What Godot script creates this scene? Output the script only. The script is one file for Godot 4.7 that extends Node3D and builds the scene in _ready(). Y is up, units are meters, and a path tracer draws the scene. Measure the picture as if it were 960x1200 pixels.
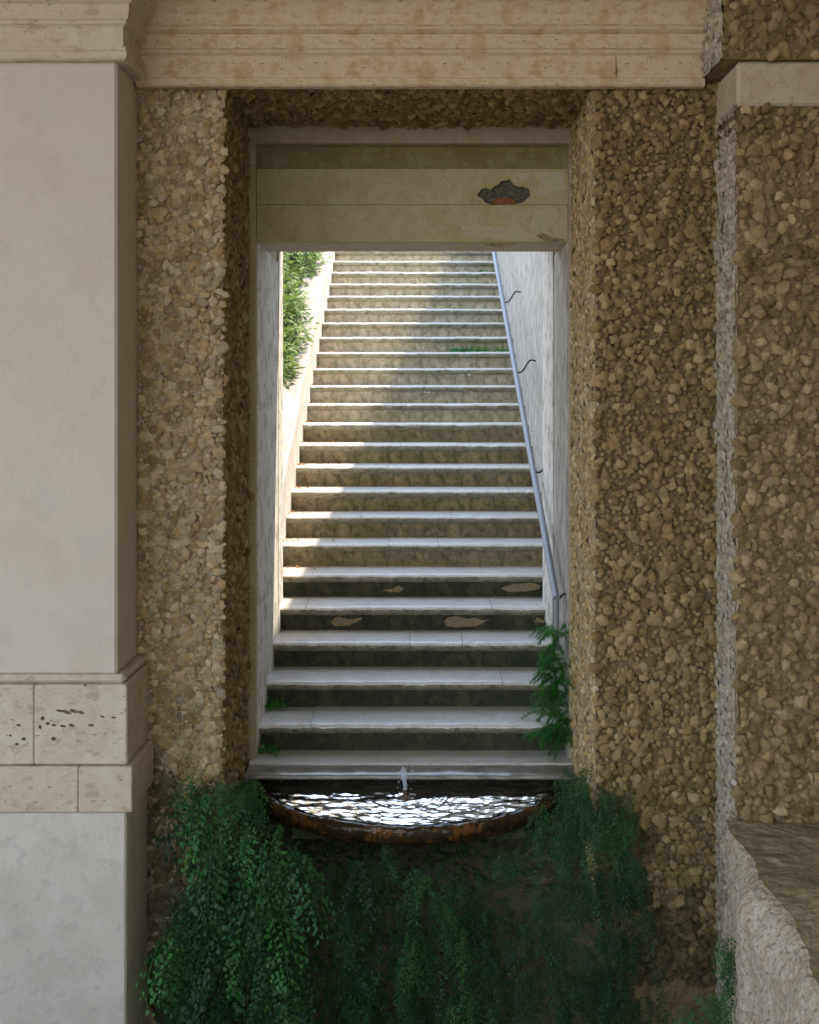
extends Node3D

# Eye at (0, E, 0) looking along -z. "d" below is the distance in front of the eye (z = -d); heights written as E + h.
const E := 1.65
const FPX := 1450.0      # focal length in photo pixels
const CX := 487.0
const CY := 470.0
const T := 0.34          # tread
const R := 0.161         # rise
const D0 := 7.242        # nosing of step 0
const H0 := -1.79        # its height under the eye

var rng := RandomNumberGenerator.new()
var noise_a: PackedByteArray
var noise_b: PackedByteArray
var noise_c: PackedByteArray
var noise_d: PackedByteArray
var noise_e: PackedByteArray
var bump_fine: ImageTexture
var bump_pit: ImageTexture
var bump_coarse: ImageTexture
var M := {}
const TS := 512


# ---------------------------------------------------------------- small helpers
func at(px: float, py: float, d: float) -> Vector3:
	return Vector3((px - CX) / FPX * d, E + (CY - py) / FPX * d, -d)

func lin(r: float, g: float, b: float) -> Color:
	return Color(r, g, b).linear_to_srgb()

class MB:
	var v := PackedVector3Array()
	var n := PackedVector3Array()
	var uv := PackedVector2Array()
	var c := PackedColorArray()
	var col := Color(1, 1, 1)
	var has_color := false
	func tri(a: Vector3, b: Vector3, d: Vector3) -> void:   # a, b, d counter-clockwise seen from outside
		var nn := (b - a).cross(d - a)
		if nn.length_squared() < 1e-18:
			return
		nn = nn.normalized()
		v.push_back(a); v.push_back(d); v.push_back(b)
		for i in 3:
			n.push_back(nn)
			uv.push_back(Vector2.ZERO)
			c.push_back(col)
	func quad(a: Vector3, b: Vector3, d: Vector3, e: Vector3) -> void:
		tri(a, b, d)
		tri(a, d, e)
	func smooth_tri(a: Vector3, b: Vector3, d: Vector3, na: Vector3, nb: Vector3, nd: Vector3) -> void:
		v.push_back(a); v.push_back(d); v.push_back(b)
		n.push_back(na); n.push_back(nd); n.push_back(nb)
		for i in 3:
			uv.push_back(Vector2.ZERO)
			c.push_back(col)
	func box(lo: Vector3, hi: Vector3, bev := 0.0) -> void:
		if bev <= 0.0:
			var p := [Vector3(lo.x, lo.y, lo.z), Vector3(hi.x, lo.y, lo.z), Vector3(hi.x, hi.y, lo.z), Vector3(lo.x, hi.y, lo.z), Vector3(lo.x, lo.y, hi.z), Vector3(hi.x, lo.y, hi.z), Vector3(hi.x, hi.y, hi.z), Vector3(lo.x, hi.y, hi.z)]
			quad(p[4], p[5], p[6], p[7]); quad(p[1], p[0], p[3], p[2]); quad(p[5], p[1], p[2], p[6])
			quad(p[0], p[4], p[7], p[3]); quad(p[7], p[6], p[2], p[3]); quad(p[0], p[1], p[5], p[4])
			return
		var ctr := (lo + hi) * 0.5
		var hf := (hi - lo) * 0.5
		for ax in 3:
			for s in [-1.0, 1.0]:
				var u := (ax + 1) % 3
				var w := (ax + 2) % 3
				var f := []
				for k in [[-1.0, -1.0], [1.0, -1.0], [1.0, 1.0], [-1.0, 1.0]]:
					var q := Vector3.ZERO
					q[ax] = s * hf[ax]
					q[u] = k[0] * (hf[u] - bev)
					q[w] = k[1] * (hf[w] - bev)
					f.append(ctr + q)
				if s > 0: quad(f[0], f[1], f[2], f[3])
				else: quad(f[3], f[2], f[1], f[0])
		for ax in 3:
			var u := (ax + 1) % 3
			var w := (ax + 2) % 3
			for su in [-1.0, 1.0]:
				for sw in [-1.0, 1.0]:
					var g := []
					for k in [[-1.0, 0], [1.0, 0], [1.0, 1], [-1.0, 1]]:
						var q := Vector3.ZERO
						q[ax] = k[0] * (hf[ax] - bev)
						q[u] = su * (hf[u] - (bev if k[1] == 1 else 0.0))
						q[w] = sw * (hf[w] - (0.0 if k[1] == 1 else bev))
						g.append(ctr + q)
					var out := Vector3.ZERO
					out[u] = su
					out[w] = sw
					if (g[1] - g[0]).cross(g[2] - g[0]).dot(out) > 0: quad(g[0], g[1], g[2], g[3])
					else: quad(g[3], g[2], g[1], g[0])
		for sx in [-1.0, 1.0]:
			for sy in [-1.0, 1.0]:
				for sz in [-1.0, 1.0]:
					var s3 := Vector3(sx, sy, sz)
					var a := ctr + s3 * Vector3(hf.x, hf.y - bev, hf.z - bev)
					var b := ctr + s3 * Vector3(hf.x - bev, hf.y, hf.z - bev)
					var d := ctr + s3 * Vector3(hf.x - bev, hf.y - bev, hf.z)
					if (b - a).cross(d - a).dot(s3) > 0: tri(a, b, d)
					else: tri(a, d, b)
	# smooth grid of points rows x cols; (row+1, col) x (row, col+1) winding: point(r,c), outside is where rows go up and cols go right
	func grid(p: PackedVector3Array, rows: int, cols: int, flip := false) -> void:
		var nn := PackedVector3Array()
		nn.resize(rows * cols)
		for r in rows:
			for k in cols:
				var dr := p[mini(r + 1, rows - 1) * cols + k] - p[maxi(r - 1, 0) * cols + k]
				var dc := p[r * cols + mini(k + 1, cols - 1)] - p[r * cols + maxi(k - 1, 0)]
				var q := dc.cross(dr).normalized()
				nn[r * cols + k] = -q if flip else q
		for r in rows - 1:
			for k in cols - 1:
				var i := r * cols + k
				var a := i
				var b := i + 1
				var d := i + cols + 1
				var e := i + cols
				if flip:
					smooth_tri(p[a], p[d], p[b], nn[a], nn[d], nn[b])
					smooth_tri(p[a], p[e], p[d], nn[a], nn[e], nn[d])
				else:
					smooth_tri(p[a], p[b], p[d], nn[a], nn[b], nn[d])
					smooth_tri(p[a], p[d], p[e], nn[a], nn[d], nn[e])
	func tube(pts: PackedVector3Array, r0: float, r1: float, sides := 8) -> void:
		var m := pts.size()
		var rows := PackedVector3Array()
		var up := Vector3(0.13, 0.97, 0.21)
		for i in m:
			var dir := (pts[mini(i + 1, m - 1)] - pts[maxi(i - 1, 0)]).normalized()
			var x := up.cross(dir).normalized()
			if x.length() < 0.5: x = Vector3.RIGHT
			var y := dir.cross(x)
			var rr := lerpf(r0, r1, float(i) / maxf(1.0, m - 1))
			for k in sides + 1:
				var an := TAU * k / sides
				rows.push_back(pts[i] + (x * cos(an) + y * sin(an)) * rr)
		grid(rows, m, sides + 1)
		for i in range(1, sides - 1):
			tri(rows[0], rows[i + 1], rows[i])
			var o := (m - 1) * (sides + 1)
			tri(rows[o], rows[o + i], rows[o + i + 1])
	func mesh() -> ArrayMesh:
		var arr := []
		arr.resize(Mesh.ARRAY_MAX)
		arr[Mesh.ARRAY_VERTEX] = v
		arr[Mesh.ARRAY_NORMAL] = n
		arr[Mesh.ARRAY_TEX_UV] = uv
		if has_color: arr[Mesh.ARRAY_COLOR] = c
		var m := ArrayMesh.new()
		m.add_surface_from_arrays(Mesh.PRIMITIVE_TRIANGLES, arr)
		return m

func part(called: String, m: Mesh, mat: Material, parent: Node) -> MeshInstance3D:
	var o := MeshInstance3D.new()
	o.name = called
	o.mesh = m
	o.material_override = mat
	parent.add_child(o, true)
	return o

var taken := {}
func numbered(called: String) -> String:
	if not taken.has(called):
		taken[called] = 0
		return called
	taken[called] += 1
	return "%s_%03d" % [called, taken[called]]

func thing(called: String, label: String, category: String, group := "") -> Node3D:
	var o := Node3D.new()
	o.name = numbered(called)
	add_child(o)
	o.set_meta("label", label)
	o.set_meta("category", category)
	if group: o.set_meta("group", group)
	return o

func setting(called: String, m: Mesh, mat: Material) -> MeshInstance3D:
	var o := part(called, m, mat, self)
	o.set_meta("kind", "structure")
	return o

func box_mesh(lo: Vector3, hi: Vector3, bev := 0.0) -> ArrayMesh:
	var b := MB.new()
	b.box(lo, hi, bev)
	return b.mesh()

# box given by x range, height range over the eye, distance range
func span(x0: float, x1: float, h0: float, h1: float, d0: float, d1: float, bev := 0.0) -> ArrayMesh:
	return box_mesh(Vector3(x0, E + h0, -d1), Vector3(x1, E + h1, -d0), bev)


# ---------------------------------------------------------------- textures
func noise_bytes(sd: int, freq: float, octaves: int, kind := FastNoiseLite.TYPE_SIMPLEX_SMOOTH) -> PackedByteArray:
	var f := FastNoiseLite.new()
	f.seed = sd
	f.noise_type = kind
	f.frequency = freq
	f.fractal_octaves = octaves
	if kind == FastNoiseLite.TYPE_CELLULAR:
		f.cellular_return_type = FastNoiseLite.RETURN_DISTANCE
		f.fractal_type = FastNoiseLite.FRACTAL_NONE
	var im := f.get_seamless_image(TS, TS)
	im.convert(Image.FORMAT_L8)
	return im.get_data()

# layers: [noise, low, high, colour, strength, x multiplier, y multiplier, x offset]
func mixed(base: Color, layers: Array) -> ImageTexture:
	var data := PackedByteArray()
	data.resize(TS * TS * 3)
	var cr := PackedFloat32Array()
	var cg := PackedFloat32Array()
	var cb := PackedFloat32Array()
	cr.resize(TS * TS); cg.resize(TS * TS); cb.resize(TS * TS)
	cr.fill(base.r); cg.fill(base.g); cb.fill(base.b)
	for l in layers:
		var src: PackedByteArray = l[0]
		var lut := PackedFloat32Array()
		for i in 256:
			lut.push_back(smoothstep(l[1], l[2], i / 255.0) * l[4])
		var tint: Color = l[3]
		var xm: int = l[5] if l.size() > 5 else 1
		var ym: int = l[6] if l.size() > 6 else 1
		var xo: int = l[7] if l.size() > 7 else 0
		var tr := tint.r
		var tg := tint.g
		var tb := tint.b
		for y in TS:
			var row := ((y * ym + xo * 3) % TS) * TS
			var o := y * TS
			for x in TS:
				var t := lut[src[row + (x * xm + xo) % TS]]
				if t > 0.004:
					var k := o + x
					cr[k] += (tr - cr[k]) * t
					cg[k] += (tg - cg[k]) * t
					cb[k] += (tb - cb[k]) * t
	for k in TS * TS:
		data[k * 3] = int(clampf(cr[k], 0, 1) * 255.0)
		data[k * 3 + 1] = int(clampf(cg[k], 0, 1) * 255.0)
		data[k * 3 + 2] = int(clampf(cb[k], 0, 1) * 255.0)
	return ImageTexture.create_from_image(Image.create_from_data(TS, TS, false, Image.FORMAT_RGB8, data))

func grey(src: PackedByteArray) -> ImageTexture:
	return ImageTexture.create_from_image(Image.create_from_data(TS, TS, false, Image.FORMAT_L8, src))

func mat(called: String, tex: Texture2D, metres: float, rough := 0.9, bump: Texture2D = null, relief := 0.0) -> StandardMaterial3D:
	var m := StandardMaterial3D.new()
	m.resource_name = called
	m.albedo_texture = tex
	m.roughness = rough
	m.metallic_specular = 0.35
	m.uv1_triplanar = true
	m.uv1_world_triplanar = true
	m.uv1_triplanar_sharpness = 6.0
	m.uv1_scale = Vector3.ONE / metres
	if bump:
		m.heightmap_enabled = true
		m.heightmap_texture = bump
		m.heightmap_scale = relief
	M[called] = m
	return m

func flat_mat(called: String, c: Color, rough := 0.9, spec := 0.35) -> StandardMaterial3D:
	var m := StandardMaterial3D.new()
	m.resource_name = called
	m.albedo_color = c
	m.roughness = rough
	m.metallic_specular = spec
	M[called] = m
	return m

func make_materials() -> void:
	noise_a = noise_bytes(11, 0.006, 6)
	noise_b = noise_bytes(23, 0.022, 5)
	noise_c = noise_bytes(37, 0.09, 4)
	noise_d = noise_bytes(41, 0.05, 1, FastNoiseLite.TYPE_CELLULAR)
	noise_e = noise_bytes(53, 0.012, 5)
	bump_fine = grey(noise_c)
	bump_pit = grey(noise_d)
	bump_coarse = grey(noise_b)
	# plaster of the big pier
	mat("pier_plaster", mixed(lin(0.60, 0.55, 0.465), [
		[noise_a, 0.4, 0.9, lin(0.53, 0.46, 0.36), 0.35], [noise_e, 0.5, 0.9, lin(0.56, 0.53, 0.47), 0.4],
		[noise_b, 0.6, 0.85, lin(0.50, 0.44, 0.36), 0.25], [noise_c, 0.35, 0.8, lin(0.52, 0.48, 0.41), 0.18]]), 1.7, 0.92, bump_fine, 0.12)
	mat("ochre_plaster", mixed(lin(0.44, 0.37, 0.26), [[noise_a, 0.45, 0.8, lin(0.38, 0.31, 0.2), 0.6], [noise_c, 0.4, 0.8, lin(0.4, 0.33, 0.23), 0.3]]), 2.2, 0.92)
	mat("base_plaster", mixed(lin(0.62, 0.58, 0.51), [
		[noise_a, 0.4, 0.75, lin(0.53, 0.495, 0.43), 0.6], [noise_e, 0.5, 0.8, lin(0.66, 0.63, 0.57), 0.6],
		[noise_b, 0.62, 0.8, lin(0.40, 0.39, 0.36), 0.3], [noise_c, 0.35, 0.8, lin(0.48, 0.46, 0.42), 0.2]]), 1.3, 0.9, bump_fine, 0.15)
	# travertine: beds of pits
	mat("travertine", mixed(lin(0.56, 0.49, 0.385), [
		[noise_b, 0.5, 0.8, lin(0.47, 0.39, 0.28), 0.4, 1, 2], [noise_a, 0.5, 0.75, lin(0.62, 0.57, 0.47), 0.6], [noise_e, 0.66, 0.86, lin(0.34, 0.27, 0.17), 0.5, 1, 2],
		[noise_c, 0.5, 0.9, lin(0.45, 0.38, 0.28), 0.3], [noise_b, 0.84, 0.9, lin(0.14, 0.105, 0.06), 0.8, 1, 3, 91],
		[noise_c, 0.86, 0.93, lin(0.18, 0.13, 0.08), 0.6, 1, 2]]), 0.85, 0.9, bump_coarse, 0.3)
	mat("pit_stone", mixed(lin(0.22, 0.185, 0.12), [[noise_c, 0.4, 0.8, lin(0.13, 0.11, 0.07), 0.6]]), 0.4, 0.95)
	mat("ochre_travertine", mixed(lin(0.62, 0.52, 0.35), [
		[noise_b, 0.5, 0.8, lin(0.44, 0.32, 0.17), 0.45, 1, 2], [noise_a, 0.5, 0.75, lin(0.60, 0.51, 0.36), 0.7],
		[noise_e, 0.5, 0.9, lin(0.42, 0.27, 0.12), 0.5], [noise_c, 0.5, 0.9, lin(0.42, 0.32, 0.18), 0.3],
		[noise_b, 0.84, 0.9, lin(0.15, 0.09, 0.04), 0.8, 1, 3, 40], [noise_c, 0.87, 0.93, lin(0.17, 0.10, 0.05), 0.6, 1, 2]]), 0.85, 0.9, bump_coarse, 0.35)
	# mortar of the pebbled walls and the stones set in it
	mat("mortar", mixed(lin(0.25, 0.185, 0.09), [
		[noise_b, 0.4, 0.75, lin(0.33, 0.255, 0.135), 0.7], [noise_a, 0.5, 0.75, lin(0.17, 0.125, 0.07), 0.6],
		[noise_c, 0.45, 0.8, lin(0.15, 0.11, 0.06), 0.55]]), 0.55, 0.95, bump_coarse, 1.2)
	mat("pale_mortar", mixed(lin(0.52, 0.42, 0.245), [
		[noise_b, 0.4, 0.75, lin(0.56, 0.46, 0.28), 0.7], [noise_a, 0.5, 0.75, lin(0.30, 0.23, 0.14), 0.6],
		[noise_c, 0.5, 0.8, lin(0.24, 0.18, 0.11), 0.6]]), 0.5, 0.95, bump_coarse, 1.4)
	mat("lit_crust", mixed(lin(0.55, 0.49, 0.40), [
		[noise_b, 0.4, 0.75, lin(0.62, 0.58, 0.50), 0.7], [noise_a, 0.5, 0.75, lin(0.46, 0.38, 0.27), 0.6],
		[noise_c, 0.55, 0.8, lin(0.30, 0.25, 0.17), 0.5]]), 0.5, 0.95, bump_coarse, 1.2)
	var grain := mixed(lin(0.97, 0.96, 0.94), [
		[noise_c, 0.4, 0.75, lin(0.70, 0.66, 0.58), 0.55], [noise_b, 0.5, 0.75, lin(1, 1, 1), 0.5], [noise_d, 0.1, 0.3, lin(0.9, 0.86, 0.8), 0.3]])
	var sm := mat("stones", grain, 0.22, 0.93, bump_fine, 0.8)
	sm.vertex_color_use_as_albedo = true
	# plaster of the doorway
	mat("door_plaster", mixed(lin(0.48, 0.425, 0.245), [
		[noise_a, 0.4, 0.7, lin(0.42, 0.355, 0.185), 0.6], [noise_e, 0.5, 0.9, lin(0.53, 0.48, 0.31), 0.6],
		[noise_b, 0.55, 0.95, lin(0.34, 0.28, 0.15), 0.4], [noise_c, 0.45, 0.8, lin(0.31, 0.25, 0.16), 0.25]]), 0.9, 0.9, bump_fine, 0.2)
	mat("olive_plaster", mixed(lin(0.28, 0.24, 0.115), [
		[noise_a, 0.4, 0.7, lin(0.23, 0.19, 0.085), 0.6], [noise_e, 0.66, 0.72, lin(0.36, 0.32, 0.19), 0.7], [noise_c, 0.45, 0.8, lin(0.22, 0.18, 0.1), 0.3]]), 0.8, 0.9, bump_fine, 0.2)
	mat("pale_paint", mixed(lin(0.53, 0.475, 0.33), [[noise_b, 0.45, 0.75, lin(0.46, 0.41, 0.31), 0.6], [noise_c, 0.5, 0.8, lin(0.42, 0.37, 0.27), 0.4]]), 0.5, 0.9, bump_fine, 0.2)
	mat("edge_plaster", mixed(lin(0.52, 0.45, 0.345), [
		[noise_a, 0.4, 0.7, lin(0.44, 0.36, 0.25), 0.6], [noise_b, 0.55, 0.8, lin(0.40, 0.31, 0.2), 0.5],
		[noise_c, 0.45, 0.8, lin(0.40, 0.34, 0.25), 0.3]]), 0.7, 0.9, bump_fine, 0.3)
	mat("white_plaster", mixed(lin(0.78, 0.75, 0.70), [
		[noise_a, 0.45, 0.7, lin(0.68, 0.65, 0.58), 0.6], [noise_b, 0.5, 0.9, lin(0.58, 0.55, 0.50), 0.3, 2, 1],
		[noise_e, 0.62, 0.65, lin(0.48, 0.45, 0.38), 0.8], [noise_c, 0.55, 0.8, lin(0.45, 0.43, 0.38), 0.3]]), 1.1, 0.88, bump_fine, 0.2)
	mat("streaked_wall", mixed(lin(0.52, 0.49, 0.435), [
		[noise_b, 0.42, 0.58, lin(0.31, 0.297, 0.268), 0.9, 3, 1], [noise_a, 0.5, 0.7, lin(0.62, 0.585, 0.52), 0.7, 4, 1],
		[noise_b, 0.6, 0.72, lin(0.24, 0.24, 0.235), 0.6, 7, 1, 77], [noise_c, 0.5, 0.8, lin(0.42, 0.42, 0.41), 0.35, 3, 1]]), 1.9, 0.9, bump_fine, 0.2)
	mat("bare_stone", mixed(lin(0.12, 0.115, 0.08), [
		[noise_b, 0.4, 0.7, lin(0.18, 0.165, 0.115), 0.7], [noise_c, 0.5, 0.75, lin(0.08, 0.078, 0.06), 0.6]]), 0.35, 0.95, bump_coarse, 0.8)
	mat("brick_red", mixed(lin(0.30, 0.11, 0.04), [
		[noise_b, 0.45, 0.7, lin(0.36, 0.17, 0.07), 0.7], [noise_c, 0.5, 0.75, lin(0.18, 0.07, 0.03), 0.5]]), 0.3, 0.95, bump_fine, 0.4)
	# steps
	mat("tread_stone", mixed(lin(0.74, 0.71, 0.66), [
		[noise_a, 0.45, 0.7, lin(0.66, 0.62, 0.56), 0.6], [noise_b, 0.5, 0.8, lin(0.54, 0.50, 0.43), 0.45],
		[noise_c, 0.45, 0.9, lin(0.40, 0.37, 0.31), 0.3], [noise_c, 0.82, 0.92, lin(0.2, 0.18, 0.13), 0.5]]), 1.25, 0.33, bump_fine, 0.15).metallic_specular = 0.6
	var algae_and_shade := []  # algae tones by flight height, lower shade and upper haze painted in
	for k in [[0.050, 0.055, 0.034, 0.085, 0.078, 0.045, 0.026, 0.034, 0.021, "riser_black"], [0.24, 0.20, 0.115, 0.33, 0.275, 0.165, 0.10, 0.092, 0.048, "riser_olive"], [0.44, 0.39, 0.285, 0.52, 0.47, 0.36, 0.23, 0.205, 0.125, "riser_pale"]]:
		algae_and_shade.append(mat(k[9], mixed(lin(k[0], k[1], k[2]), [
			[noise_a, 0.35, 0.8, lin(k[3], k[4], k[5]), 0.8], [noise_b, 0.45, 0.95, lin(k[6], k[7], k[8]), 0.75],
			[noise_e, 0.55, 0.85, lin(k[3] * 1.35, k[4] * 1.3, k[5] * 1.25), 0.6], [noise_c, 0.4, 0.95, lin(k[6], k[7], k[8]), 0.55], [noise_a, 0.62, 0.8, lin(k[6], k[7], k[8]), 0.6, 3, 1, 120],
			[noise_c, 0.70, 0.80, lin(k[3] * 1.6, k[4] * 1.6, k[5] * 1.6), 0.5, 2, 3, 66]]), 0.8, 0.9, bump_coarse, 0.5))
	mat("nosing_stone", mixed(lin(0.27, 0.25, 0.185), [[noise_a, 0.4, 0.75, lin(0.40, 0.37, 0.29), 0.6], [noise_b, 0.5, 0.85, lin(0.12, 0.115, 0.07), 0.75],
		[noise_c, 0.45, 0.85, lin(0.15, 0.135, 0.085), 0.6], [noise_c, 0.76, 0.88, lin(0.5, 0.46, 0.38), 0.5, 1, 1, 50]]), 0.9, 0.9, bump_coarse, 0.4)
	mat("pale_patch", mixed(lin(0.34, 0.27, 0.16), [
		[noise_b, 0.45, 0.7, lin(0.26, 0.20, 0.11), 0.7], [noise_c, 0.5, 0.75, lin(0.16, 0.13, 0.075), 0.6]]), 0.3, 0.9, bump_fine, 0.3)
	mat("wet_lip", mixed(lin(0.30, 0.27, 0.22), [
		[noise_a, 0.45, 0.8, lin(0.16, 0.15, 0.115), 0.7], [noise_c, 0.45, 0.9, lin(0.16, 0.15, 0.12), 0.5]]), 0.7, 0.10, bump_fine, 0.06).metallic_specular = 0.6
	mat("parapet_plaster", mixed(lin(0.62, 0.57, 0.51), [
		[noise_a, 0.45, 0.7, lin(0.54, 0.48, 0.42), 0.7], [noise_b, 0.5, 0.8, lin(0.48, 0.43, 0.37), 0.4],
		[noise_c, 0.60, 0.75, lin(0.34, 0.30, 0.25), 0.5], [noise_e, 0.62, 0.72, lin(0.66, 0.62, 0.57), 0.6]]), 1.3, 0.92, bump_fine, 0.3)
	mat("coping", mixed(lin(0.43, 0.395, 0.36), [[noise_a, 0.45, 0.7, lin(0.37, 0.32, 0.28), 0.6], [noise_b, 0.5, 0.8, lin(0.48, 0.45, 0.42), 0.5],
		[noise_c, 0.6, 0.75, lin(0.22, 0.19, 0.15), 0.5]]), 0.9, 0.93, bump_fine, 0.3)
	mat("terrace_paving", mixed(lin(0.38, 0.33, 0.25), [
		[noise_a, 0.4, 0.7, lin(0.34, 0.30, 0.235), 0.7], [noise_c, 0.5, 0.75, lin(0.28, 0.24, 0.19), 0.5]]), 2.3, 0.95, bump_coarse, 0.5)
	mat("soil", mixed(lin(0.16, 0.125, 0.075), [
		[noise_a, 0.4, 0.7, lin(0.11, 0.13, 0.04), 0.8], [noise_c, 0.5, 0.75, lin(0.09, 0.07, 0.04), 0.6]]), 1.4, 0.97, bump_coarse, 1.5)
	mat("wet_rock", mixed(lin(0.11, 0.10, 0.066), [
		[noise_a, 0.5, 0.75, lin(0.13, 0.095, 0.055), 0.7], [noise_b, 0.40, 0.70, lin(0.045, 0.085, 0.028), 0.9],
		[noise_c, 0.65, 0.8, lin(0.11, 0.095, 0.06), 0.4]]), 0.7, 0.75, bump_coarse, 2.0).metallic_specular = 0.2
	mat("algae_rim", mixed(lin(0.038, 0.025, 0.012), [
		[noise_a, 0.50, 0.66, lin(0.19, 0.08, 0.018), 0.85, 2, 1], [noise_b, 0.5, 0.7, lin(0.028, 0.022, 0.012), 0.8, 3, 1],
		[noise_c, 0.62, 0.8, lin(0.26, 0.15, 0.05), 0.35]]), 0.8, 0.25, bump_coarse, 0.8).metallic_specular = 0.45
	mat("tufa", mixed(lin(0.50, 0.44, 0.345), [
		[noise_a, 0.4, 0.7, lin(0.42, 0.35, 0.25), 0.6], [noise_b, 0.5, 0.75, lin(0.56, 0.52, 0.45), 0.6],
		[noise_c, 0.55, 0.75, lin(0.30, 0.24, 0.16), 0.6], [noise_b, 0.68, 0.77, lin(0.15, 0.115, 0.07), 0.7, 2, 2, 33]]), 0.55, 0.95, bump_coarse, 1.3)
	mat("tufa_moss", mixed(lin(0.29, 0.235, 0.135), [
		[noise_b, 0.4, 0.8, lin(0.37, 0.31, 0.19), 0.7], [noise_a, 0.5, 0.8, lin(0.19, 0.17, 0.08), 0.6],
		[noise_c, 0.5, 0.9, lin(0.19, 0.15, 0.08), 0.4]]), 0.5, 0.97, bump_coarse, 0.7)
	var rail := flat_mat("rail_paint", lin(0.27, 0.28, 0.30), 0.42, 0.5)
	rail.metallic = 0.2
	flat_mat("iron", lin(0.05, 0.048, 0.045), 0.6, 0.4)
	flat_mat("brass", lin(0.085, 0.05, 0.025), 0.5, 0.5)
	for f in [["fern_a", 0.018, 0.080, 0.020], ["fern_b", 0.042, 0.150, 0.036], ["fern_shaded", 0.012, 0.048, 0.016], ["weed", 0.04, 0.15, 0.03]]:  # the third green is darker, painting the shade below the basin
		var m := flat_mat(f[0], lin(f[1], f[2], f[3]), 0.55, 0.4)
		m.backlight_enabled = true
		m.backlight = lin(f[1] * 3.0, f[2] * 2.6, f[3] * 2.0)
	var lf := flat_mat("shrub_leaf", lin(1, 1, 1), 0.5, 0.4)
	lf.vertex_color_use_as_albedo = true
	lf.backlight_enabled = true
	lf.backlight = lin(0.5, 0.6, 0.3)
	flat_mat("stem", lin(0.09, 0.065, 0.035), 0.9)
	flat_mat("dry_leaf", lin(0.26, 0.13, 0.05), 0.85)
	var foam := flat_mat("foam", Color(0.86, 0.90, 0.93, 0.5), 0.35, 0.5)
	foam.transparency = BaseMaterial3D.TRANSPARENCY_ALPHA
	var w := flat_mat("water", Color(0.85, 0.93, 0.95, 0.0), 0.08, 0.34)
	w.refraction_enabled = true
	w.refraction_scale = 0.033
	w.transparency = BaseMaterial3D.TRANSPARENCY_ALPHA


# ---------------------------------------------------------------- stones of the pebbled surfaces
var stone_shapes := []      # each: [PackedVector3Array of triangle corners]
var stone_meshes := []

func make_stone_shapes() -> void:
	var g := (1.0 + sqrt(5.0)) / 2.0
	var vs := [Vector3(-1, g, 0), Vector3(1, g, 0), Vector3(-1, -g, 0), Vector3(1, -g, 0), Vector3(0, -1, g), Vector3(0, 1, g), Vector3(0, -1, -g), Vector3(0, 1, -g), Vector3(g, 0, -1), Vector3(g, 0, 1), Vector3(-g, 0, -1), Vector3(-g, 0, 1)]
	var fs := [[0, 11, 5], [0, 5, 1], [0, 1, 7], [0, 7, 10], [0, 10, 11], [1, 5, 9], [5, 11, 4], [11, 10, 2], [10, 7, 6], [7, 1, 8], [3, 9, 4], [3, 4, 2], [3, 2, 6], [3, 6, 8], [3, 8, 9], [4, 9, 5], [2, 4, 11], [6, 2, 10], [8, 6, 7], [9, 8, 1]]
	var turn := Basis(Vector3(0.3, 0.5, 0.8).normalized(), 0.7)
	for k in 14:
		var nz := FastNoiseLite.new()
		nz.seed = 100 + k
		nz.frequency = 1.5
		var planes := []
		for q in 4:
			var dir := Vector3(rng.randf_range(-1, 1), rng.randf_range(-1, 1), rng.randf_range(0.1, 1.0)).normalized()
			planes.append([dir, rng.randf_range(0.62, 0.85)])
		var shape := func(p: Vector3) -> Vector3:
			var d := (turn * p).normalized()
			var r: float = d.length() * (1.0 + 0.85 * nz.get_noise_3dv(d * 1.3))
			var q: Vector3 = d * r
			for pl in planes:
				var over: float = q.dot(pl[0]) - pl[1] * 0.9
				if over > 0: q -= pl[0] * over * 0.85
			return q
		var tris := PackedVector3Array()
		var mb := MB.new()
		mb.has_color = true
		for f in fs:
			var a: Vector3 = vs[f[0]]
			var b: Vector3 = vs[f[1]]
			var c: Vector3 = vs[f[2]]
			var ab := (a + b) / 2
			var bc := (b + c) / 2
			var ca := (c + a) / 2
			for t in [[a.normalized(), ab.normalized(), ca.normalized()], [b.normalized(), bc.normalized(), ab.normalized()], [c.normalized(), ca.normalized(), bc.normalized()], [ab.normalized(), bc.normalized(), ca.normalized()]]:
				var p0: Vector3 = shape.call(t[0])
				var p1: Vector3 = shape.call(t[1])
				var p2: Vector3 = shape.call(t[2])
				if maxf(p0.z, maxf(p1.z, p2.z)) < -0.15: continue
				tris.push_back(p0); tris.push_back(p1); tris.push_back(p2)
				round_tri(mb, p0, p1, p2, Vector3(0, 0, -0.5))
		stone_shapes.append(tris)
		stone_meshes.append(mb.mesh())

# a facet whose corners lean towards the rounded shape
func round_tri(mb: MB, a: Vector3, b: Vector3, c: Vector3, ctr: Vector3) -> void:
	var f := (b - a).cross(c - a)
	if f.length_squared() < 1e-20: return
	f = f.normalized()
	mb.smooth_tri(a, b, c, (f + (a - ctr).normalized() * 0.55).normalized(), (f + (b - ctr).normalized() * 0.55).normalized(), (f + (c - ctr).normalized() * 0.55).normalized())

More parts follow.
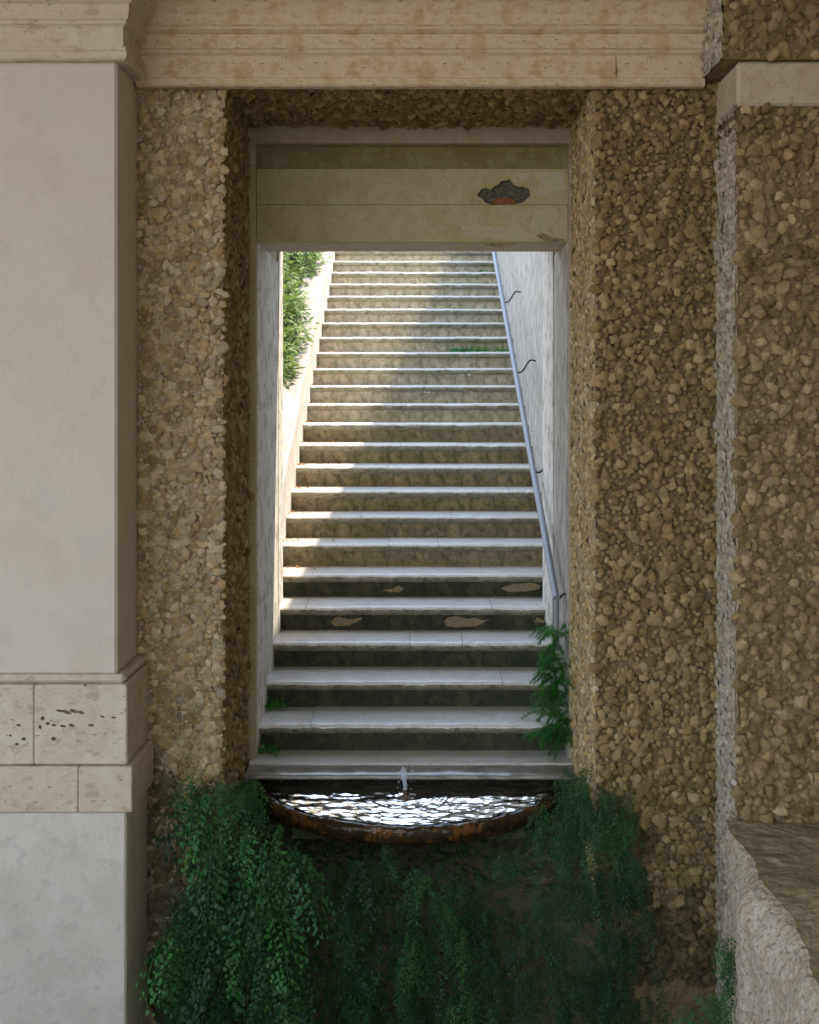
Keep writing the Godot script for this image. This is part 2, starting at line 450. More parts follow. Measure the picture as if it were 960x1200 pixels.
# jittered hexagonal scatter of stones on a rectangle; returns [transform, colour, shape, size, weight]
func scatter(o: Vector3, u: Vector3, v: Vector3, n: Vector3, ul: float, vl: float, gap: float, s0: float, s1: float, depth: float, palette: Array, weight: float) -> Array:
	var out := []
	var rows := int(vl / (gap * 0.87)) + 1
	var cols := int(ul / gap) + 1
	for r in rows:
		for c in cols:
			var a := (c + (0.5 if r % 2 else 0.0) + rng.randf_range(-0.36, 0.36)) * gap
			var b := (r + rng.randf_range(-0.36, 0.36)) * gap * 0.87
			if a < 0 or a > ul or b < 0 or b > vl: continue
			var s := lerpf(s0 * 0.8, s1 * 1.15, pow(rng.randf(), 2.0))
			var p := o + u * a + v * b
			var tilt := (n + u * rng.randf_range(-0.55, 0.55) + v * rng.randf_range(-0.55, 0.55)).normalized()
			var x := (u * cos(0.0) + v * 0.01).cross(tilt).normalized().rotated(tilt, rng.randf() * TAU)
			var y := tilt.cross(x)
			var bs := Basis(x * s * rng.randf_range(0.8, 1.25), y * s * rng.randf_range(0.8, 1.25), tilt * s * depth * rng.randf_range(0.7, 1.25))
			var pc: Color = palette[rng.randi() % palette.size()]
			var k: float = [0.8, 0.93, 1.05, 1.2][rng.randi() % 4]
			out.append([Transform3D(bs, p + n * s * rng.randf_range(-0.25, 0.30)), Color(pc.r * k, pc.g * k, pc.b * k), rng.randi() % stone_shapes.size(), s, weight * s])
	return out

func lay_stones(list: Array, parent: Node, single: int) -> void:
	list.sort_custom(func(a, b): return a[4] > b[4])
	var mats := {}
	for i in mini(single, list.size()):
		var s: Array = list[i]
		var c: Color = s[1]
		var key := Vector3i(roundi(c.r * 250), roundi(c.g * 250), roundi(c.b * 250))
		if not mats.has(key):
			var m: StandardMaterial3D = M["stones"].duplicate()
			m.vertex_color_use_as_albedo = false
			m.albedo_color = lin(key.x / 250.0, key.y / 250.0, key.z / 250.0)
			mats[key] = m
		var o := part("stone", stone_meshes[s[2]], mats[key], parent)
		o.transform = s[0]
	var mb := MB.new()
	mb.has_color = true
	for i in range(single, list.size()):
		var s: Array = list[i]
		var t: Transform3D = s[0]
		mb.col = s[1]
		var tris: PackedVector3Array = t * (stone_shapes[s[2]] as PackedVector3Array)
		var ctr: Vector3 = t * Vector3(0, 0, -0.5)
		for k in range(0, tris.size(), 3):
			round_tri(mb, tris[k], tris[k + 1], tris[k + 2], ctr)
	if mb.v.size():
		part("small_stones", mb.mesh(), M["stones"], parent).set_meta("kind", "stuff")


# ---------------------------------------------------------------- rough surfaces
# a lumpy sheet: grid over u, v with noise pushed along n
func lumpy(o: Vector3, u: Vector3, v: Vector3, n: Vector3, cols: int, rows: int, amp: float, freq: float, sd: int, extra = null) -> ArrayMesh:
	var nz := FastNoiseLite.new()
	nz.seed = sd
	nz.frequency = freq
	nz.fractal_octaves = 4
	var p := PackedVector3Array()
	for r in rows + 1:
		for c in cols + 1:
			var q := o + u * (float(c) / cols) + v * (float(r) / rows)
			var push := amp * nz.get_noise_3dv(q)
			if extra != null: push += extra.call(float(c) / cols, float(r) / rows)
			p.push_back(q + n * push)
	var mb := MB.new()
	mb.grid(p, rows + 1, cols + 1)
	return mb.mesh()


# knobbly mortar: cells and fine noise
func crust(o: Vector3, u: Vector3, v: Vector3, n: Vector3, cols: int, rows: int, amp: float, sd: int) -> ArrayMesh:
	var cell := FastNoiseLite.new()
	cell.seed = sd
	cell.noise_type = FastNoiseLite.TYPE_CELLULAR
	cell.cellular_return_type = FastNoiseLite.RETURN_DISTANCE
	cell.fractal_type = FastNoiseLite.FRACTAL_FBM
	cell.fractal_octaves = 2
	cell.frequency = 22.0
	var nz := FastNoiseLite.new()
	nz.seed = sd + 1
	nz.frequency = 9.0
	nz.fractal_octaves = 4
	var p := PackedVector3Array()
	for r in rows + 1:
		for c in cols + 1:
			var q := o + u * (float(c) / cols) + v * (float(r) / rows)
			p.push_back(q + n * amp * (-0.55 * cell.get_noise_3dv(q) - 0.55 + 0.55 * nz.get_noise_3dv(q)))
	var mb := MB.new()
	mb.grid(p, rows + 1, cols + 1)
	return mb.mesh()


# ---------------------------------------------------------------- the place
func _ready() -> void:
	rng.seed = 20240611
	set_view()
	make_materials()
	make_stone_shapes()
	build_ground()
	build_pier()
	build_entablature()
	build_pebbled_wall()
	build_pebbled_pier()
	build_doorway()
	build_stairs()
	build_stair_sides()
	build_handrail()
	build_basin()
	build_bench()
	build_plants()

func set_view() -> void:
	var cam := Camera3D.new()
	cam.name = "camera"
	cam.position = Vector3(0, E, 0)
	cam.near = 0.1
	cam.far = 400.0
	cam.projection = Camera3D.PROJECTION_FRUSTUM
	cam.size = 2.0 * cam.near * 600.0 / FPX
	cam.frustum_offset = Vector2((480.0 - CX) / FPX, (CY - 600.0) / FPX) * cam.near
	var lens := CameraAttributesPhysical.new()
	lens.exposure_aperture = 4.5
	lens.frustum_focal_length = 40.0
	lens.frustum_focus_distance = 7.0
	lens.frustum_near = 0.1
	lens.frustum_far = 400.0
	cam.attributes = lens
	add_child(cam)
	cam.current = true
	cam.near = 0.1
	var env := Environment.new()
	env.tonemap_mode = Environment.TONE_MAPPER_LINEAR
	env.tonemap_exposure = 1.85
	env.background_energy_multiplier = 2.45
	env.background_mode = Environment.BG_SKY
	var sky := ProceduralSkyMaterial.new()
	sky.sky_top_color = Color(0.59, 0.675, 0.80)
	sky.sky_horizon_color = Color(0.90, 0.91, 0.92)
	sky.sky_curve = 0.25
	sky.ground_bottom_color = Color(0.45, 0.42, 0.37)
	sky.ground_horizon_color = Color(0.62, 0.60, 0.56)
	sky.sun_angle_max = 20.0
	var s := Sky.new()
	s.sky_material = sky
	env.sky = s
	env.sdfgi_enabled = true
	env.ssao_enabled = true
	env.ssil_enabled = true
	var we := WorldEnvironment.new()
	we.name = "environment"
	we.environment = env
	add_child(we)
	var sun := DirectionalLight3D.new()
	sun.name = "sun"
	sun.light_color = Color(1.0, 0.94, 0.85)
	sun.light_energy = 1.5
	sun.light_angular_distance = 0.7
	sun.shadow_enabled = true
	add_child(sun)
	sun.look_at_from_position(Vector3(0.41, 1.0, -0.15) * 30.0, Vector3.ZERO, Vector3.FORWARD)

func build_ground() -> void:
	setting("terrace", box_mesh(Vector3(-40, -0.5, -0.9), Vector3(40, 0, 60)), M["terrace_paving"])
	setting("sunken_court", box_mesh(Vector3(-6, -2.0, -6.0), Vector3(6, -1.6, -0.895)), M["terrace_paving"])
	var wing := thing("added_wing", "unseen wall block added on the right to shut out sun and sky", "building")  # out of view, added to shade the right and leave light from the left
	part("blocker_wall", box_mesh(Vector3(2.3, -1.6, -5.4), Vector3(9.0, 7.2, 14.0)), M["ochre_plaster"], wing)
	part("blocker_cap", box_mesh(Vector3(2.0, 7.2, -5.8), Vector3(9.4, 7.4, 14.4)), M["ochre_plaster"], wing)
	setting("court_wall", box_mesh(Vector3(-6, -1.59, -1.1), Vector3(6, -0.505, -0.9)), M["terrace_paving"])

func build_pier() -> void:
	var t := thing("plaster_pier", "tall smooth cream plaster pier standing on stained travertine courses", "pier")
	part("shaft", span(-4.0, -1.312, -1.205, 1.51, 5.44, 5.86, 0.012), M["pier_plaster"], t)
	# torus and courses of the base
	var mb := MB.new()
	mb.box(Vector3(-4.0, E - 1.237, -5.86), Vector3(-1.272, E - 1.2, -5.415), 0.014)
	part("base_moulding", mb.mesh(), M["travertine"], t)
	var x40 := (40 - CX) / FPX * 5.4
	for b in [[-4.0, x40 - 0.0007], [x40 + 0.0007, -1.259]]:
		var blk := CSGCombiner3D.new()
		blk.name = "travertine_block"
		t.add_child(blk, true)
		var body := CSGMesh3D.new()
		body.name = "body"
		body.mesh = span(b[0], b[1], -1.588, -1.2385, 5.4, 5.86, 0.006)
		body.material = M["travertine"]
		blk.add_child(body)
		var pits := []
		if b[0] > -3.0:
			for q in [[70, 833, 5, 1.6], [78, 834.5, 7, 2.2], [87, 833.5, 6, 2.0], [95, 835, 5, 1.8], [50, 842, 3, 2.5], [56, 848, 3, 2], [63, 850, 3, 1.6], [74, 851, 4, 1.5], [84, 850, 4, 1.8], [107, 850, 4, 1.6], [63, 866, 3.5, 2.5], [120, 840, 3, 1.1], [133, 841, 3, 1], [47, 852, 2, 2.5], [100, 803, 3, 1.5]]:
				pits.append(q)
		else:
			for q in [[22, 850, 3, 1.5], [28, 866, 3, 2], [20, 872, 2.5, 1.6], [12, 862, 2, 1.2]]:
				pits.append(q)
		for q in pits:
			var hole := CSGSphere3D.new()
			hole.name = "pit"
			hole.radius = 1.0
			hole.radial_segments = 9
			hole.rings = 5
			hole.operation = CSGShape3D.OPERATION_SUBTRACTION
			hole.material = M["pit_stone"]
			hole.position = at(q[0], q[1], 5.398)
			hole.scale = Vector3(q[2] * 0.0037, q[3] * 0.0037, 0.014)
			hole.rotation = Vector3(0, 0, rng.randf_range(-0.3, 0.3))
			blk.add_child(hole, true)
	var x92 := (92 - CX) / FPX * 5.38
	for b in [[-4.0, x92 - 0.0007], [x92 + 0.0007, -1.232]]:
		part("travertine_block", span(b[0], b[1], -1.789, -1.591, 5.378, 5.86, 0.005), M["travertine"], t)
	part("plastered_foot", span(-4.0, -1.264, -3.25, -1.792, 5.402, 5.86, 0.008), M["base_plaster"], t)

# profile of the entablature: (stand-off, height over the eye)
const PROFILE := [[0.0, 1.462], [0.042, 1.462], [0.052, 1.470], [0.054, 1.496], [0.048, 1.506], [0.048, 1.520], [0.034, 1.524], [0.034, 1.606], [0.044, 1.616], [0.050, 1.618], [0.052, 1.632], [0.060, 1.638], [0.062, 1.650], [0.066, 1.662], [0.068, 1.700], [0.078, 1.704], [0.094, 1.716], [0.096, 1.728], [0.104, 1.734], [0.115, 1.775], [0.145, 1.822], [0.168, 1.838], [0.170, 1.856], [0.185, 1.862], [0.20, 1.95], [0.30, 2.02], [0.42, 2.05], [0.44, 2.16], [0.0, 2.22]]

func sweep(path: Array, outs: Array, wear: float, sd: int, lift := 0.0) -> ArrayMesh:   # path: plan points (x, d); outs: outward offsets per unit (dx, dd)
	var nz := FastNoiseLite.new()
	nz.seed = sd
	nz.frequency = 3.0
	nz.fractal_octaves = 3
	var mb := MB.new()
	var cols := []
	for i in path.size():
		var col := []
		for p in PROFILE:
			var q := Vector3(path[i].x + outs[i].x * p[0], E + p[1] + lift, -(path[i].y + outs[i].y * p[0]))
			var w := nz.get_noise_3dv(q * Vector3(1, 3, 1)) * wear
			col.append(q + Vector3(outs[i].x * w, w * 0.5, -outs[i].y * w))
		cols.append(col)
	for i in path.size() - 1:
		for k in PROFILE.size() - 1:
			mb.quad(cols[i][k], cols[i + 1][k], cols[i + 1][k + 1], cols[i][k + 1])
	for e in [[0, true], [path.size() - 1, false]]:
		var c: Array = cols[e[0]]
		var mid: Vector3 = (c[0] + c[c.size() - 1]) * 0.5
		for k in c.size() - 1:
			if e[1]: mb.tri(mid, c[k], c[k + 1])
			else: mb.tri(mid, c[k + 1], c[k])
	return mb.mesh()

func build_entablature() -> void:
	var t := thing("entablature", "moulded travertine cornice breaking forward over the plaster pier", "cornice")
	var pts := []
	var outs := []
	var steps := 60
	for i in steps + 1:
		pts.append(Vector2(lerpf(-3.2, -1.312, float(i) / steps), 5.44)); outs.append(Vector2(0, -1))
	outs[steps] = Vector2(1, -1)
	for i in 6:
		pts.append(Vector2(-1.312, 5.44 + 0.42 * (i + 1) / 6.0)); outs.append(Vector2(1, 0))
	part("pier_cornice", sweep(pts, outs, 0.004, 3, 0.025), M["travertine"], t)
	var joint := (722 - CX) / FPX * 5.76
	for seg in [[-1.30, joint - 0.0005], [joint + 0.0005, 1.345]]:
		pts = []
		outs = []
		for i in 41:
			pts.append(Vector2(lerpf(seg[0], seg[1], i / 40.0), 5.80)); outs.append(Vector2(0, -1))
		part("cornice_block", sweep(pts, outs, 0.004, 5), M["ochre_travertine"], t)
	var roof := thing("added_roof", "unseen roof slab added to keep sky light off the loggia", "roof")  # out-of-view slab, added to dim the sky light on pier and wall
	part("shade_slab", span(-9.0, 2.25, 2.75, 2.9, -1.0, 8.0), M["ochre_plaster"], roof)
	part("upper_wall", span(-4.0, 4.0, 2.0, 3.6, 5.86, 8.05), M["pier_plaster"], t)

func damp(list: Array, zone: Callable) -> void:  # tints the stones inside the zone darker
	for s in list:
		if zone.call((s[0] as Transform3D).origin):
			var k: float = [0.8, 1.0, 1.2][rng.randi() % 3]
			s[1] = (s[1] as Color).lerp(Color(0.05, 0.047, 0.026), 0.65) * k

func build_pebbled_wall() -> void:
	var t := thing("pebbled_wall", "thick doorway wall crusted all over with ochre pebbles", "wall")
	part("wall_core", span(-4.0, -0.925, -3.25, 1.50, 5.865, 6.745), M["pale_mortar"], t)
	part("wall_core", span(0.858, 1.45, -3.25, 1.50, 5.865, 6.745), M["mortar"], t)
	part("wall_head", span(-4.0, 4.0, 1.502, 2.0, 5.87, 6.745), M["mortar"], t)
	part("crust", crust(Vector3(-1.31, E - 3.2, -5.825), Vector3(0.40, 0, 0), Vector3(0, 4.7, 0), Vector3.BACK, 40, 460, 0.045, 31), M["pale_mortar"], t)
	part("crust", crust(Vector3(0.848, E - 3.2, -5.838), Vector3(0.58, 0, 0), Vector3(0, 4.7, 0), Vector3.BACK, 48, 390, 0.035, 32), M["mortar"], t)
	part("crust", crust(Vector3(-0.912, E - 2.4, -5.83), Vector3(0, 0, -0.92), Vector3(0, 3.9, 0), Vector3.RIGHT, 44, 200, 0.018, 33), M["mortar"], t)
	part("crust", crust(Vector3(0.847, E - 2.4, -6.75), Vector3(0, 0, 0.92), Vector3(0, 3.9, 0), Vector3.LEFT, 44, 200, 0.014, 34), M["pale_mortar"], t)  # lighter than the opposite reveal, incoming light painted into the tone
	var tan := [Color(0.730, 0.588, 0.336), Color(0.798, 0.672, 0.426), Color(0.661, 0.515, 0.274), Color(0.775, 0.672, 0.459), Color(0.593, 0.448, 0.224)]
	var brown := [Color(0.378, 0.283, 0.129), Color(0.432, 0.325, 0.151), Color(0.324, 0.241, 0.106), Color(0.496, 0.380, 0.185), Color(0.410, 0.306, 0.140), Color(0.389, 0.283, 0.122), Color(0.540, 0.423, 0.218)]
	var lit_sand := [Color(0.719, 0.559, 0.281), Color(0.789, 0.638, 0.356), Color(0.650, 0.479, 0.216), Color(0.800, 0.684, 0.432)]
	var edge := FastNoiseLite.new()
	edge.seed = 9
	edge.frequency = 2.2
	var list := []
	# face beside the pier: flat crusty lumps
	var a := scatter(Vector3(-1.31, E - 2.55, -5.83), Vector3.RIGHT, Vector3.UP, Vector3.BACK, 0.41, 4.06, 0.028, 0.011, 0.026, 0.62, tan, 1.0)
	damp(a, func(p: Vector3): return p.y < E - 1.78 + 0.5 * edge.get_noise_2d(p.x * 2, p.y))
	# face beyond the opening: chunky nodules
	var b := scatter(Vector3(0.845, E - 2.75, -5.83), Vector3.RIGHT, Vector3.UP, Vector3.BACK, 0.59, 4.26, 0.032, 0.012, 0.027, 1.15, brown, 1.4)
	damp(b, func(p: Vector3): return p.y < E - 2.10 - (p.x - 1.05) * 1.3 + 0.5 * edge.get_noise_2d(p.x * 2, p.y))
	list += a + b
	# reveals and soffit; light from the left is painted into the paler right reveal
	list += scatter(Vector3(-0.917, E - 2.3, -5.84), Vector3.FORWARD, Vector3.UP, Vector3.RIGHT, 0.9, 3.82, 0.040, 0.016, 0.028, 0.7, brown, 0.5)
	list += scatter(Vector3(0.852, E - 2.3, -5.84), Vector3.FORWARD, Vector3.UP, Vector3.LEFT, 0.9, 3.82, 0.036, 0.014, 0.024, 0.5, lit_sand, 0.5)
	list += scatter(Vector3(-0.915, E + 1.502, -5.86), Vector3.RIGHT, Vector3.FORWARD, Vector3.DOWN, 1.77, 0.88, 0.038, 0.016, 0.028, 0.9, brown, 0.4)
	lay_stones(list, t, 300)

func build_pebbled_pier() -> void:
	var t := thing("pebbled_pier", "pebble-crusted pier with a plain stone capital block above the rock bench", "pier")
	part("pier_core", span(1.432, 4.0, -3.25, 1.18, 5.475, 6.745), M["mortar"], t)
	part("upper_core", span(1.352, 4.0, 1.50, 2.9, 5.425, 6.0), M["mortar"], t)
	part("capital_block", span(1.416, 4.0, 1.30, 1.496, 5.445, 5.9, 0.012), M["edge_plaster"], t)
	part("neck", span(1.44, 4.0, 1.18, 1.30, 5.475, 6.745), M["mortar"], t)
	part("crust", crust(Vector3(1.412, E - 3.2, -5.84), Vector3(0, 0, 0.385), Vector3(0, 4.4, 0), Vector3.LEFT, 34, 390, 0.020, 35), M["lit_crust"], t)  # left-facing side paler than the front: light from the left painted in
	part("crust", crust(Vector3(1.332, E + 1.502, -5.84), Vector3(0, 0, 0.435), Vector3(0, 0.6, 0), Vector3.LEFT, 38, 52, 0.020, 36), M["lit_crust"], t)
	part("crust", crust(Vector3(1.412, E - 3.2, -5.462), Vector3(0.6, 0, 0), Vector3(0, 4.38, 0), Vector3.BACK, 50, 380, 0.02, 37), M["mortar"], t)
	var brown := [Color(0.403, 0.306, 0.152), Color(0.466, 0.359, 0.184), Color(0.339, 0.253, 0.120), Color(0.530, 0.419, 0.235), Color(0.424, 0.325, 0.164), Color(0.371, 0.275, 0.129)]
	var pale := [Color(0.60, 0.54, 0.44), Color(0.54, 0.47, 0.36), Color(0.64, 0.60, 0.52)]  # stones of the left-facing sides, their lighting put into the colour
	var list := scatter(Vector3(1.422, E - 2.0, -5.462), Vector3.RIGHT, Vector3.UP, Vector3.BACK, 0.46, 3.30, 0.037, 0.013, 0.031, 1.3, brown, 1.5)
	list += scatter(Vector3(1.345, E + 1.51, -5.42), Vector3.RIGHT, Vector3.UP, Vector3.BACK, 0.5, 0.36, 0.038, 0.014, 0.031, 1.2, brown, 1.4)
	list += scatter(Vector3(1.414, E - 2.6, -5.82), Vector3.BACK, Vector3.UP, Vector3.LEFT, 0.345, 3.9, 0.046, 0.012, 0.024, 0.6, pale, 0.5)
	list += scatter(Vector3(1.334, E + 1.51, -5.82), Vector3.BACK, Vector3.UP, Vector3.LEFT, 0.4, 0.36, 0.046, 0.012, 0.024, 0.6, pale, 0.5)
	lay_stones(list, t, 300)

# an outline (2-D, metres) made a slab of that depth, lying in the x-y plane and facing +z
func slab(outline: PackedVector2Array, depth: float) -> ArrayMesh:
	var mb := MB.new()
	var idx := Geometry2D.triangulate_polygon(outline)
	for i in range(0, idx.size(), 3):
		var a := outline[idx[i]]
		var b := outline[idx[i + 1]]
		var c := outline[idx[i + 2]]
		if (b - a).cross(c - a) < 0:
			var s := b
			b = c
			c = s
		mb.tri(Vector3(a.x, a.y, 0), Vector3(b.x, b.y, 0), Vector3(c.x, c.y, 0))
		mb.tri(Vector3(a.x, a.y, -depth), Vector3(c.x, c.y, -depth), Vector3(b.x, b.y, -depth))
	var area := 0.0
	for i in outline.size():
		area += outline[i].cross(outline[(i + 1) % outline.size()])
	for i in outline.size():
		var a := outline[i]
		var b := outline[(i + 1) % outline.size()]
		if area < 0:
			var s := a
			a = b
			b = s
		mb.quad(Vector3(a.x, a.y, -depth), Vector3(b.x, b.y, -depth), Vector3(b.x, b.y, 0), Vector3(a.x, a.y, 0))
	return mb.mesh()

# photo pixels on a plane facing the eye at distance d -> outline in metres, edges roughened
func outline_at(px: Array, d: float, rough := 0.0) -> PackedVector2Array:
	var raw := PackedVector2Array()
	for q in px:
		var p := at(q[0], q[1], d)
		raw.push_back(Vector2(p.x, p.y))
	if rough <= 0.0: return raw
	var out := PackedVector2Array()
	for i in raw.size():
		var a := raw[i]
		var b := raw[(i + 1) % raw.size()]
		for k in 3:
			out.push_back(a.lerp(b, k / 3.0) + Vector2(rng.randf_range(-1, 1), rng.randf_range(-1, 1)) * rough * (0.5 if k == 0 else 1.0))
	return out

func build_doorway() -> void:
	var t := thing("doorway_surround", "deep plastered doorway with a peeling beam over the foot of the stairs", "doorway")
	part("jamb", span(-4.0, -0.872, -3.25, 2.0, 6.75, 8.05), M["door_plaster"], t)
	part("jamb", span(0.838, 4.0, -3.25, 2.0, 6.75, 8.05), M["edge_plaster"], t)
	part("head", span(-0.8715, 0.8375, 1.406, 2.0, 6.752, 7.25), M["edge_plaster"], t)
	part("head_board", span(-0.8712, 0.8372, 1.277, 1.4055, 6.845, 7.2), M["olive_plaster"], t)
	part("beam_core", span(-0.8714, 0.8374, 0.882, 1.276, 6.825, 7.245), M["bare_stone"], t)
	# plaster coats on the beam: two courses with the fallen patch cut out of the upper one
	var hole := outline_at([[559, 228], [568, 220], [574, 222], [582, 217], [590, 212], [597, 210], [601, 216], [610, 219], [619, 220], [622, 228], [618, 233], [610, 238], [590, 239.5], [578, 239.5], [570, 238], [564, 232]], 6.80, 0.005)
	var upper := PackedVector2Array([Vector2(-0.8714, E + 1.080), Vector2(0.8374, E + 1.080), Vector2(0.8374, E + 1.2755), Vector2(-0.8714, E + 1.2755)])
	var coat := CSGCombiner3D.new()
	coat.name = "plaster_coat"
	var full := CSGPolygon3D.new()
	full.name = "coat"
	full.polygon = upper
	full.depth = 0.026
	full.material = M["door_plaster"]
	coat.add_child(full)
	var cut := CSGPolygon3D.new()
	cut.name = "fallen_patch"
	cut.polygon = hole
	cut.depth = 0.1
	cut.position.z = 0.03
	cut.operation = CSGShape3D.OPERATION_SUBTRACTION
	cut.material = M["pale_mortar"]
	coat.add_child(cut)
	t.add_child(coat, true)
	coat.position = Vector3(0, 0, -6.798)
	part("plaster_coat", span(-0.8714, 0.8374, 0.874, 1.0785, 6.796, 6.8245, 0.003), M["door_plaster"], t)
	part("beam_underside", span(-0.8713, 0.8373, 0.8745, 0.8815, 6.825, 7.244), M["edge_plaster"], t)
	# rubble and brick showing in the patch
	for k in 26:
		var q := at(rng.randf_range(562, 620), rng.randf_range(216, 238), 6.822)
		var o := part("rubble", stone_meshes[k % stone_meshes.size()], M["bare_stone"], t)
		o.transform = Transform3D(Basis(Vector3.BACK, rng.randf() * TAU).scaled(Vector3(0.024, 0.017, 0.010)), q)
	var br := part("brick", slab(outline_at([[576, 239], [578, 235], [584, 232.5], [592, 232], [600, 233.5], [606, 237], [608, 239]], 6.805, 0.002), 0.02), M["brick_red"], t)
	br.position.z = -6.806
	# flakes of paler paint left on the beam
	for f in [[[626, 202], [640, 201], [662, 203], [662, 222], [648, 224], [640, 230], [628, 226], [634, 214]],
			[[604, 204], [618, 203], [622, 210], [612, 212]],
			[[628, 246], [640, 243], [650, 244], [656, 250], [650, 262], [640, 276], [630, 277], [620, 266], [624, 254]],
			[[540, 266], [560, 263], [590, 266], [606, 262], [614, 270], [640, 280], [600, 281], [560, 279], [545, 274]]]:
		var low: bool = f[0][1] > 240
		var o := part("paint_flake", slab(outline_at(f, 6.795, 0.007), 0.0015), M["pale_paint"], t)
		o.position.z = -6.7945 if low else -6.7965
	for f in [[[628, 277], [634, 272], [646, 278], [662, 280], [662, 283], [640, 283]], [[566, 284], [580, 286], [600, 285], [603, 287], [585, 289], [570, 288]]]:
		var o := part("bare_scar", slab(outline_at(f, 6.795, 0.003), 0.002), M["riser_olive"], t)
		o.position.z = -6.7938 if f[0][1] < 280 else -6.7930
	# inner plaster of the passage
	for side in [-1, 1]:
		var x0: float = -0.8715 if side < 0 else 0.8335
		part("inner_plaster", span(x0, x0 + 0.0045, -2.2, 0.873, 6.79, 8.046), M["white_plaster"] if side < 0 else M["streaked_wall"], t)
	part("corner_band", span(-0.868, -0.862, -2.0, 1.3, 7.80, 8.05, 0.002), M["white_plaster"], t)
	part("corner_band", span(0.826, 0.8332, -1.4, 1.3, 7.45, 8.04, 0.002), M["white_plaster"], t)
	# lifted flakes on the inner wall
	for f in [[6.95, -0.62, 0.10, 0.34], [7.35, -0.95, 0.16, 0.5], [7.1, -1.35, 0.2, 0.28], [7.5, -1.5, 0.12, 0.34]]:
		var o := part("paint_flake", slab(outline_at([[0, 0], [3, -14], [8, -17], [14, -30], [20, -32], [22, -10], [18, 4], [9, 8]], FPX, 0.0), 0.003), M["base_plaster"], t)
		o.scale = Vector3(f[2] / 22.0, f[3] / 40.0, 1)
		o.rotation.y = PI / 2
		o.position = Vector3(-0.8665, E + f[1], -f[0]) - o.basis * at(0, 0, FPX) * Vector3(1, 1, 0)

func step_rows(d_nose: float, h: float, prof: Array, x0: float, x1: float, sd: int, cols: int, wear: float) -> PackedVector3Array:
	var nz := FastNoiseLite.new()
	nz.seed = 700 + sd
	nz.frequency = 1.6
	nz.fractal_octaves = 4
	var p := PackedVector3Array()
	for q in prof:
		for c in cols + 1:
			var x := lerpf(x0, x1, float(c) / cols)
			var w := nz.get_noise_2d(x, 0.0) * wear
			var w2 := nz.get_noise_2d(x * 2.2, 40.0) * wear * 0.7 + maxf(0.0, nz.get_noise_2d(x * 7.0, 80.0) - 0.25) * wear * 1.2
			var k: float = clampf(1.0 - absf(q[0]) / 0.10, 0.0, 1.0)
			p.push_back(Vector3(x, E + h + q[1] - absf(w2) * k, -(d_nose + q[0] + w * k)))
	return p

